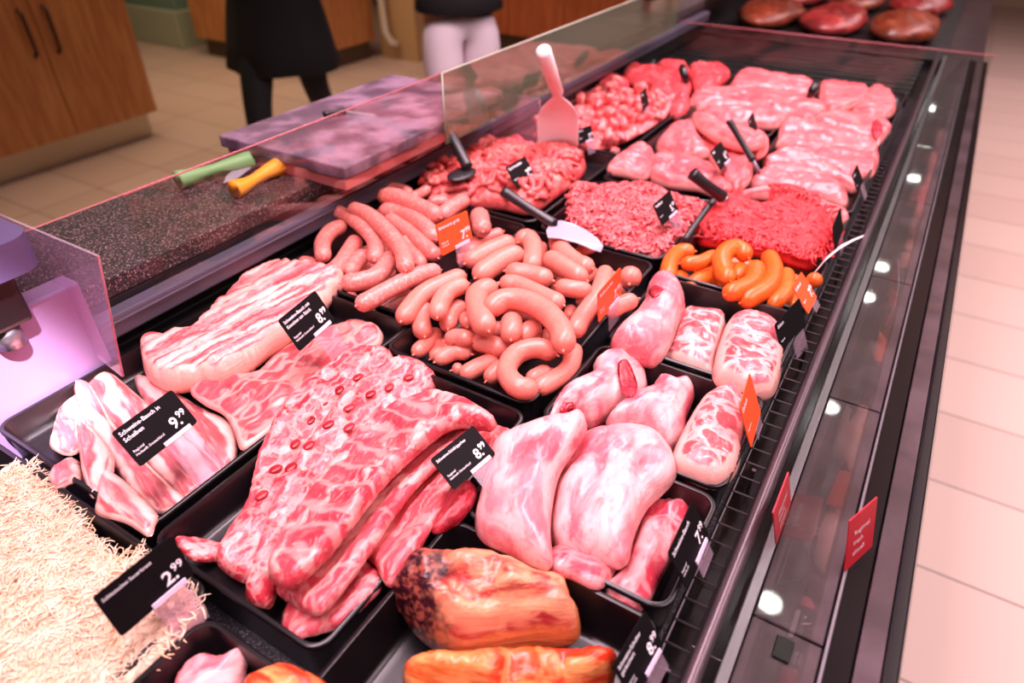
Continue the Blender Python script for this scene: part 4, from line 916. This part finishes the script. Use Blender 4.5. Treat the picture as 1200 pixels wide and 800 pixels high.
tool('serving_fork', 'thin black handle with a pale tip leaning between steaks and chops', [at((854, 141), .10), at((868, 164), .07), at((882, 188), .04)], .007, 'tool_black', 'serving fork', lambda e, m: B().tube([at((881, 186), .042), at((890, 203), .015)], .004, 8).obj('tip', m, e, True))
tool('serving_tongs', 'slim black tongs between the pale mince and the red mince', [at((835, 236), .05), at((820, 256), .03), at((802, 282), .008)], .006, 'tool_black', 'tongs', tipend((835, 237), .05, .006), 'tool_black')
# white scoop
def scoop():
    base = at((655, 165), .02); e = empty('meat_scoop', base, 'translucent white plastic scoop standing in the diced meat', 'scoop')
    h0, h1 = at((636, 58), .23), at((653, 108), .135)
    B().tube([h0, h0.lerp(h1, .04), h0.lerp(h1, .5), h1], [.009, .014, .013, .012], 14).obj('handle', 'white_plastic', e, True)
    top, bot = h1, at((654, 168), .028); axd = (bot-top); L = axd.length; axn = axd.normalized()
    sd = (axn.cross(CAM-top)).normalized(); fr = sd.cross(axn).normalized()
    if fr.dot(CAM-top) < 0: fr = -fr
    v = []; f = []; nu, nv = 16, 14; hw = pxw(24, top.lerp(bot, .6))
    for lay in (0, 1):
        for i in range(nu+1):
            t = i/nu; w = hw*min(1, math.sin(min(1, (t+.06)*1.9)*PI/2))
            for j in range(nv+1):
                a = (j/nv-.5)*PI*.95; rr = w-(.002 if lay else 0)
                v.append(top+axn*(t*L+(.012*math.cos(a) if i == nu else 0))+sd*rr*math.sin(a)-fr*(rr*.65*math.cos(a)-hw*.35))
    st = (nu+1)*(nv+1)
    for i in range(nu):
        for j in range(nv):
            a = i*(nv+1)+j; f.append((a, a+1, a+nv+2, a+nv+1)); f.append((st+a+nv+1, st+a+nv+2, st+a+1, st+a))
    for j in range(nv):
        for a in (j, nu*(nv+1)+j): f.append((a, a+1, st+a+1, st+a))
    for i in range(nu):
        for j in (0, nv): a = i*(nv+1)+j; f.append((a, a+nv+1, st+a+nv+1, st+a))
    mesh('bowl', v, f, 'scoop_plastic', e)
scoop()
# white bent strip over the grate
P = [at((952, 322), .0), at((968, 303), .012), at((985, 289), .02), at((1000, 281), .024), at((1012, 276), .025)]
ws = empty('card_holder', P[0], 'white bent plastic card holder reaching over the grate by the orange sausages', 'card holder')
b = B(); wv = [.003, .006, .007, .004, .003]
vv = []
for p, w in zip(P, wv): vv += [p+Vector((0, w, 0)), p-Vector((0, w, 0)), p-Vector((0, w, .0015)), p+Vector((0, w, -.0015))]
b.add(vv, [(i*4+j, i*4+(j+1) % 4, i*4+4+(j+1) % 4, i*4+4+j) for i in range(4) for j in range(4)]+[(3, 2, 1, 0), (16, 17, 18, 19)]); b.obj('arm', 'white_plastic', ws)
B().plate(P[-1]+Vector((-.001, -.018, -.04)), Vector((0, .036, .004)), Vector((.004, 0, .042)), .001).obj('clear_card_sleeve', 'acrylic', ws)
# knives and block on the granite
cb = empty('cutting_block', (-.85, .92, Z(.08)), 'dark worn cutting block lying on the granite shelf', 'cutting block')
B().box((-.995, .695, Z(.100)), (-.716, 1.145, Z(.120)), .003).obj('board', 'slate_block', cb)
B().box((-.985, .70, Z(.0805)), (-.722, 1.14, Z(.0995)), .002).obj('metal_frame', 'block_face', cb)
def knife(label, h, hm, bl, z, r, cat='knife'):
    h = [at(p, z) for p in h]; e = empty('knife', (h[0].x, h[0].y, Z(.08)), label, cat)
    cc = [Vector(q) for q in crv([tuple(p) for p in h], 6)]; m = len(cc)
    B().tube([cc[0]]+cc+[cc[-1]], [r*.5]+[r*(.95+.25*math.cos(i/(m-1)*2*PI)) for i in range(m)]+[r*.6], 12).obj('handle', hm, e, True)
    a, b_ = at(bl[0], z-.006), at(bl[1], z-.010); d = (b_-a).normalized(); s = d.cross(Vector((0, 0, 1)))
    w = r*1.1; k = [a+s*w, a-s*w, a.lerp(b_, .7)-s*w, b_, a.lerp(b_, .7)+s*w*.7]; t_ = Vector((0, 0, .0012))
    B().add(k+[p-t_ for p in k], [(0, 1, 2, 3, 4), (9, 8, 7, 6, 5)]+[(i, i+5, (i+1) % 5+5, (i+1) % 5) for i in range(5)]).obj('blade', 'blade_pale', e)
knife('knife with a pale green handle lying on the granite', [(208, 211), (235, 203), (262, 195), (294, 187)], 'green_handle', ((292, 190), (262, 214)), .095, .012)
knife('knife with a bright yellow handle lying in front of the green one', [(274, 222), (290, 215), (308, 204), (330, 193)], 'yellow_handle', ((328, 196), (362, 182)), .093, .012)
knife('thin pale blade lying on the cutting block', [(380, 134), (392, 131), (404, 129)], 'tool_black', ((402, 130), (452, 137)), .129, .005)
# weighing scale, staff side at the left
xp = -.757
pt = atx((92, 330), xp); pbm = atx((117, 432), xp)
sc = empty('weighing_scale', (-.86, .1, Z(.0)), 'purple-tinted metal weighing scale at the left end of the counter', 'scale')
B().box((-.789, -.2, Z(-.058)), (xp, pt.y, pt.z), .003).obj('front_panel', 'purple_steel', sc)
tp = at((40, 272), .20)
tl = B(); pts2 = rrect(tp.x-.30, tp.x, -.15, tp.y, .025, 6)
kk = len(pts2); tl.add([(x, y, Z(.165)) for x, y in pts2]+[(x, y, Z(.20)) for x, y in pts2], [tuple(reversed(range(kk))), tuple(range(kk, 2*kk))]+[(i, (i+1) % kk, (i+1) % kk+kk, i+kk) for i in range(kk)])
autosmooth(tl.obj('platform', 'scale_purple', sc))
B().box((tp.x-.28, -.13, Z(.105)), (tp.x-.02, tp.y-.025, Z(.165)), .006).obj('housing', 'black_plastic', sc)
B().cyl((tp.x-.04, tp.y-.05, Z(.0805)), .014, .025).obj('foot', 'silver', sc, True)
# next counter beyond the glass
nc = empty('meat_counter', (-.35, 3.4, 0), 'neighbouring meat counter beyond the end glass', 'counter')
B().box((-.98, 2.64, 0), (.10, 4.9, Z(-.03)), .004).obj('body', 'counter_front', nc)
B().box((.0, 2.64, Z(-.0295)), (.104, 4.9, Z(-.022)), .001).obj('ledge', 'ledge_metal', nc)
B().box((-.98, 2.64, Z(-.0295)), (-.80, 4.9, Z(.078)), .003).obj('back_shelf', 'counter_front', nc)
for i in range(4):
    for j in range(3):
        y0 = 2.72+i*.52; x0 = -.74+j*.235
        pc_ = mesh('meat_joint', *(lambda b_: (b_.v, b_.f))(B().ell((x0+.11, y0+.24, Z(.0)), (.112, .23, .045), None, 24)), 'far_meat' if (i+j) % 2 else 'far_meat_brown', None, True, (x0+.11, y0+.24, Z(-.03)))
        k_ = len(pc_.data.vertices); cos = [v.co.copy() for v in pc_.data.vertices]
        for v in pc_.data.vertices: v.co += v.co.normalized()*.02*mn.fractal(v.co*18+Vector((i*3, j*5, 0)), 1, 2, 3); v.co.z = max(v.co.z, .001)
        a = pc_.data.attributes.new('luv', 'FLOAT_VECTOR', 'POINT'); a.data.foreach_set('vector', [q for v in cos for q in v])
        tag(pc_, 'blurred red joint of meat in the neighbouring counter', 'meat', 'meat joints in the neighbouring counter')
# grey display device above the neighbouring counter
dv = empty('scale_display', (-.80, 2.68, Z(.078)), 'grey-green scale display with a purple edge behind the end glass', 'scale')
b = B(); b.plate((-.95, 2.66, Z(.08)), Vector((.24, .10, 0)), Vector((-.05, .12, .14)), .02, .012, 4); b.obj('screen_body', 'pale_green', dv)
B().box((-.72, 2.70, Z(.0785)), (-.68, 2.80, Z(.20)), .006).obj('post', 'purple_steel', dv)
# ------------------------------------------------------------------ background furniture
def cabinet(name, label, x0, x1, y0, y1, h, doors, wood, kick, face):
    e = empty(name, ((x0+x1)/2, (y0+y1)/2, 0), label, 'cabinet')
    B().box((x0+.002, y0+.002, .14), (x1-.002, y1-.002, h-.03)).obj('carcass', wood, e)
    B().box((x0-.01, y0-.01, h-.029), (x1+.01, y1+.01, h), .004).obj('top', 'counter_front', e)
    B().box((x0+.04, y0+.04, .0), (x1-.04, y1-.04, .138)).obj('kick_plate', kick, e)
    for i in range(doors):
        if face == 'x':
            a, b_ = y0+(y1-y0)*i/doors, y0+(y1-y0)*(i+1)/doors
            d = B().box((x1, a+.003, .145), (x1+.02, b_-.003, h-.035), .002).obj('door', wood, e)
            ye = b_-.06 if i % 2 == 0 else a+.06
            B().tube([(x1+.021, ye, h-.36), (x1+.045, ye, h-.34), (x1+.045, ye, h-.16), (x1+.021, ye, h-.14)], .009, 8).obj('handle', 'handle_dark', d, True)
        else:
            a, b_ = x0+(x1-x0)*i/doors, x0+(x1-x0)*(i+1)/doors
            d = B().box((a+.003, y0-.02, .145), (b_-.003, y0, h-.035), .002).obj('door', wood, e)
            xe = b_-.06 if i % 2 == 0 else a+.06
            B().tube([(xe, y0-.021, h-.36), (xe, y0-.045, h-.34), (xe, y0-.045, h-.16), (xe, y0-.021, h-.14)], .009, 8).obj('handle', 'handle_dark', d, True)
cabinet('base_cabinet', 'beech cabinet with two dark bar handles and steel kick plate at the left', -4.75, -3.97, .40, 2.40, .92, 4, 'beech_wood', 'kick_steel', 'x')
cabinet('base_cabinet', 'beech island cabinet behind the person in the black coat', -5.45, -4.12, 3.86, 4.58, .92, 2, 'beech_wood', 'kick_dark', 'y')
cabinet('base_cabinet', 'orange-brown cabinet behind the person in white trousers', -4.3, -2.2, 5.3, 5.9, .95, 4, 'orange_wood', 'kick_dark', 'y')
w_ = at((440, 66), -.9)
ut = empty('utility_post', (-3.98, 4.75, 0), 'beige panel with a white drain pipe beside the island cabinet', 'post')
B().box((-4.10, 4.62, 0), (-3.72, 4.74, 1.0), .004).obj('panel', 'beige_panel', ut)
B().tube([(-4.0, 4.58, .9), (-4.0, 4.56, .5), (-3.98, 4.55, .22), (-3.93, 4.55, .14), (-3.9, 4.6, .12)], .028, 12).obj('drain_pipe', 'pipe_white', ut, True)
B().tube([(-4.06, 4.6, .9), (-4.09, 4.56, .6), (-4.05, 4.56, .4), (-4.01, 4.58, .5)], .010, 8).obj('hose', 'tool_black', ut, True)
tf = empty('freezer_chest', (-6.6, 4.3, 0), 'pale teal freezer chest far behind the cabinets', 'freezer')
B().box((-7.2, 3.9, .0), (-5.75, 4.9, .30), .01).obj('base', 'pale_green', tf); B().box((-7.15, 3.95, .30), (-5.8, 4.85, .95), .01).obj('body', 'teal_panel', tf); B().box((-7.2, 3.9, .95), (-5.75, 4.9, 1.0), .01).obj('lid', 'pale_green', tf)
# ------------------------------------------------------------------ people (seen from hip to shin)
def skin_mesh(name, verts, edges, radii, mat, parent, sub=2):
    me = bpy.data.meshes.new(name); me.from_pydata(verts, edges, []); me.materials.append(M[mat])
    o = bpy.data.objects.new(name, me); COL.objects.link(o)
    o.modifiers.new('skin', 'SKIN').use_smooth_shade = True
    for i, r in enumerate(radii):
        sv = me.skin_vertices[0].data[i]; sv.radius = (r, r) if not isinstance(r, tuple) else r
    me.skin_vertices[0].data[0].use_root = True
    m = o.modifiers.new('sub', 'SUBSURF'); m.levels = sub; m.render_levels = sub
    dg = bpy.context.evaluated_depsgraph_get(); nm = bpy.data.meshes.new_from_object(o.evaluated_get(dg)); nm.name = name
    bpy.data.objects.remove(o)
    v = [x.co.copy() for x in nm.vertices]; f = [tuple(p.vertices) for p in nm.polygons]; bpy.data.meshes.remove(nm)
    return v, f
def person(loc, rz, label, stride, lower, upper, coat, hair='hair_brown', arms=.05):
    e = empty('person', loc, label, 'person', rot=(0, 0, rz)); T = wm(e)
    def put(name, V, mat, E_=None, Rr=None, par=None):
        v, f = skin_mesh('t', V, E_, Rr, mat, None); return mesh(name, [T @ x for x in v], f, mat, par or body)
    s = stride; hz = .88
    fl = (.09, s*.5); fr = (-.09, -s*.5)
    V = [(0, 0, hz), (0, 0, 1.08), (0, .0, 1.30), (0, 0, 1.44), (0, .01, 1.52), (0, .02, 1.63), (0, .02, 1.74),
         (.17, 0, 1.40), (.25, -.04, 1.16), (.14, .20, 1.16), (-.17, 0, 1.40), (-.25, -.04, 1.16), (-.12, .21, 1.20),
         (.09, 0, .84), (.09, s*.30+.03, .48), (.09, s*.5-.02, .09), (.09, s*.5+.12, .04),
         (-.09, 0, .84), (-.09, -s*.22+.03, .48), (-.09, -s*.5-.05, .12), (-.09, -s*.5+.07, .05)]
    E_ = [(0, 1), (1, 2), (2, 3), (3, 4), (4, 5), (5, 6), (3, 7), (7, 8), (8, 9), (3, 10), (10, 11), (11, 12), (0, 13), (13, 14), (14, 15), (15, 16), (0, 17), (17, 18), (18, 19), (19, 20)]
    Rr = [(.15, .10), (.13, .09), (.15, .10), (.09, .07), .052, (.07, .09), (.06, .075), .055, .045, .03, .055, .045, .03, .085, .055, .04, .035, .085, .055, .04, .035]
    for sx, b0 in ((1, 9), (-1, 12)):                      # palm and five fingers
        x, y, z = V[b0]
        V.append((x-sx*.05, y+.04, z)); E_.append((b0, len(V)-1)); Rr.append((.022, .035)); pm = len(V)-1
        for k in range(5):
            dz = (.030-.018*k) if k < 4 else .045; ln = (.07, .085, .08, .06, .05)[k]
            V.append((x-sx*(.085 if k < 4 else .05), y+.06, z+dz)); E_.append((pm, len(V)-1)); Rr.append(.009)
            V.append((x-sx*(.085+ln*.7 if k < 4 else .07), y+.065+(0 if k < 4 else .02), z+dz*1.1-.02)); E_.append((len(V)-2, len(V)-1)); Rr.append(.007)
    v, f = skin_mesh('b', V, E_, Rr, 'skin', None); body = mesh('body', [T @ x for x in v], f, 'skin', e)
    put('hair', [(0, -.03, 1.60), (0, -.03, 1.70), (0, .0, 1.78)], hair, [(0, 1), (1, 2)], [(.075, .07), (.092, .095), (.07, .08)])
    # face features
    fb = B()
    for sx in (-1, 1): fb.ell(T @ Vector((sx*.032, .108, 1.665)), (.011, .011, .008))
    fb.ell(T @ Vector((0, .116, 1.635)), (.012, .016, .018)); fb.ell(T @ Vector((0, .108, 1.59)), (.024, .008, .007))
    for sx in (-1, 1): fb.ell(T @ Vector((sx*.082, .01, 1.64)), (.010, .018, .028))
    fb.obj('face', 'skin', body, True)
    g = 1.0 if coat else 1.28
    put('trousers' if not coat else 'tights', [(0, 0, hz+.06), (0, 0, hz), (.095, 0, .82), (.09, s*.30+.03, .48), (.09, s*.5-.02, .10), (-.095, 0, .82), (-.09, -s*.22+.03, .48), (-.09, -s*.5-.05, .14)], lower,
        [(0, 1), (1, 2), (2, 3), (3, 4), (1, 5), (5, 6), (6, 7)], [(.165, .12), (.16, .13), .105*(1 if coat else 1.08), .066*g, .05*g, .105*(1 if coat else 1.08), .066*g, .05*g])
    gb = B()
    rings = [(1.47, .07, .065), (1.44, .12, .085), (1.38, .19, .115), (1.25, .19, .13), (1.05, .175, .13), (.95, .185, .145)]+([(.85, .21, .17), (.72, .235, .20), (.60, .255, .215), (.595, .245, .205)] if coat else [(.86, .195, .165), (.855, .185, .155)])
    n_ = 32; vv = []
    for z_, rx, ry in rings:
        for j in range(n_):
            a_ = 2*PI*j/n_; q_ = 1+(.05*math.sin(5*a_+1)+.03*math.sin(9*a_))*max(0, 1-z_)*2*(1 if coat else .4)
            vv.append(T @ Vector((rx*q_*math.cos(a_), ry*q_*math.sin(a_), z_)))
    gb.add(vv, [(i*n_+j, i*n_+(j+1) % n_, (i+1)*n_+(j+1) % n_, (i+1)*n_+j) for i in range(len(rings)-1) for j in range(n_)])
    for sx in (1, -1):
        gb.tube([T @ Vector(q_) for q_ in crv([(sx*.13, 0, 1.41), (sx*.20, -.01, 1.36), (sx*.25, -.04, 1.17), (sx*.22, .06, 1.15), (sx*.15, .18, 1.18)], 5)], [.06]*2+[.072]*4+[.065]*6+[.06]*5+[.052]*4, 14)
    gb.obj('coat' if coat else 'jacket', upper, body, True)
    for sx, yy, zz in ((1, s*.5+.03, 0), (-1, -s*.5, .02)):
        sb = B().ell(T @ Vector((sx*.09, yy+.02, .045+zz)), (.048, .13, .045), Matrix.Rotation(rz, 3, 'Z')); sb.obj('shoe', 'shoe_black', body, True)
person((-2.61, 2.27, 0), math.radians(-150), 'person in a knee-length black coat and black tights walking past', .62, 'tights_black', 'coat_black', True)
person((-1.86, 2.62, 0), math.radians(-125), 'person in loose white trousers and a dark top standing behind the counter', .05, 'trousers_white', 'jacket_dark', False)
# ------------------------------------------------------------------ lamps
def spot(x, y, z, mat, label, r=.036):
    e = empty('ceiling_spot', (x, y, z), label, 'ceiling lamp', 'spot lamps over the counter')
    B().cyl((x, y, z), r, .004, 20).obj('bulb', mat, e)
    h = B().cyl((x, y, z+.0045), r*1.25, .07, 20, r*.9); h.tube([(x, y, z+.0745), (x, y, 2.862)], .008, 8); h.obj('housing', 'tool_black', e)
ZL = 2.15; zm = Z(-.02); k_ = ((CAM.z-zm)+(ZL-zm))/.5
for ex_, ey_ in [(.004, .388), (-.001, .669), (-.001, .939), (.004, 1.041), (.010, 1.44), (-.004, 1.945)]:
    spot(ex_*k_+.03, ey_*k_, ZL, 'lamp_white', 'round spot lamp hanging in a row over the counter front')
def area(name, loc, rot, sx, sy, p, colr, spread=180):
    l = bpy.data.lights.new(name, 'AREA'); l.shape = 'RECTANGLE'; l.size = sx; l.size_y = sy; l.energy = p; l.color = colr; l.spread = math.radians(spread)
    o = bpy.data.objects.new(name, l); COL.objects.link(o); o.location = loc; o.rotation_euler = rot; return o
PINK = (1, .72, .81)
area('counter_light', (-.42, .9, 2.1), (0, 0, 0), .35, 3.4, 44, PINK, 120)
area('counter_light_far', (-.42, 3.4, 2.1), (0, 0, 0), .35, 2, 1, PINK, 110)
area('aisle_light', (1.2, 3.2, 2.8), (0, 0, 0), 1.2, 7, 160, (1, .76, .80), 140)
sl = area('added_trousers_fill', (-1.0, 1.5, 2.3), (0, 0, 0), .5, .5, 3.5, (1, .78, .84), 60); sl.rotation_euler = (Vector((-1.86, 2.62, .8))-sl.location).to_track_quat('-Z', 'Y').to_euler()  # added lamp without a known source, brightens the white trousers
area('added_slat_fill', (.3, 4.0, 2.4), (PI, 0, 0), 1.0, 5, 30, (1, .72, .5))  # added unseen light, brightens the slats for their reflection in the ledge
area('hall_light', (-4.2, 2.8, 2.8), (0, 0, 0), 2.0, 3.0, 50, (1, .74, .48), 150)
sp = bpy.data.lights.new('added_flare_spot', 'SPOT'); sp.energy = 900; sp.spot_size = math.radians(7.5); sp.spot_blend = 1; sp.color = (1, .9, 1); sp.shadow_soft_size = .02  # added spot, its hot patch on the scale panel stands in for the flare
so = bpy.data.objects.new('added_flare_spot', sp); COL.objects.link(so); tgt = atx((26, 468), xp); so.location = (.1, tgt.y-.3, 2.1)
so.rotation_euler = (tgt-so.location).to_track_quat('-Z', 'Y').to_euler()
wd = bpy.data.worlds.new('world'); S.world = wd; wd.use_nodes = True; wd.node_tree.nodes['Background'].inputs[0].default_value = (1, .78, .80, 1); wd.node_tree.nodes['Background'].inputs[1].default_value = .35
S.view_settings.view_transform = 'Standard'; S.view_settings.look = 'None'; S.view_settings.exposure = 0.0; S.view_settings.gamma = 1; S.view_settings.use_curve_mapping = False
S.cycles.use_denoising = True; S.cycles.max_bounces = 8; S.cycles.transparent_max_bounces = 16; S.cycles.sample_clamp_indirect = 4
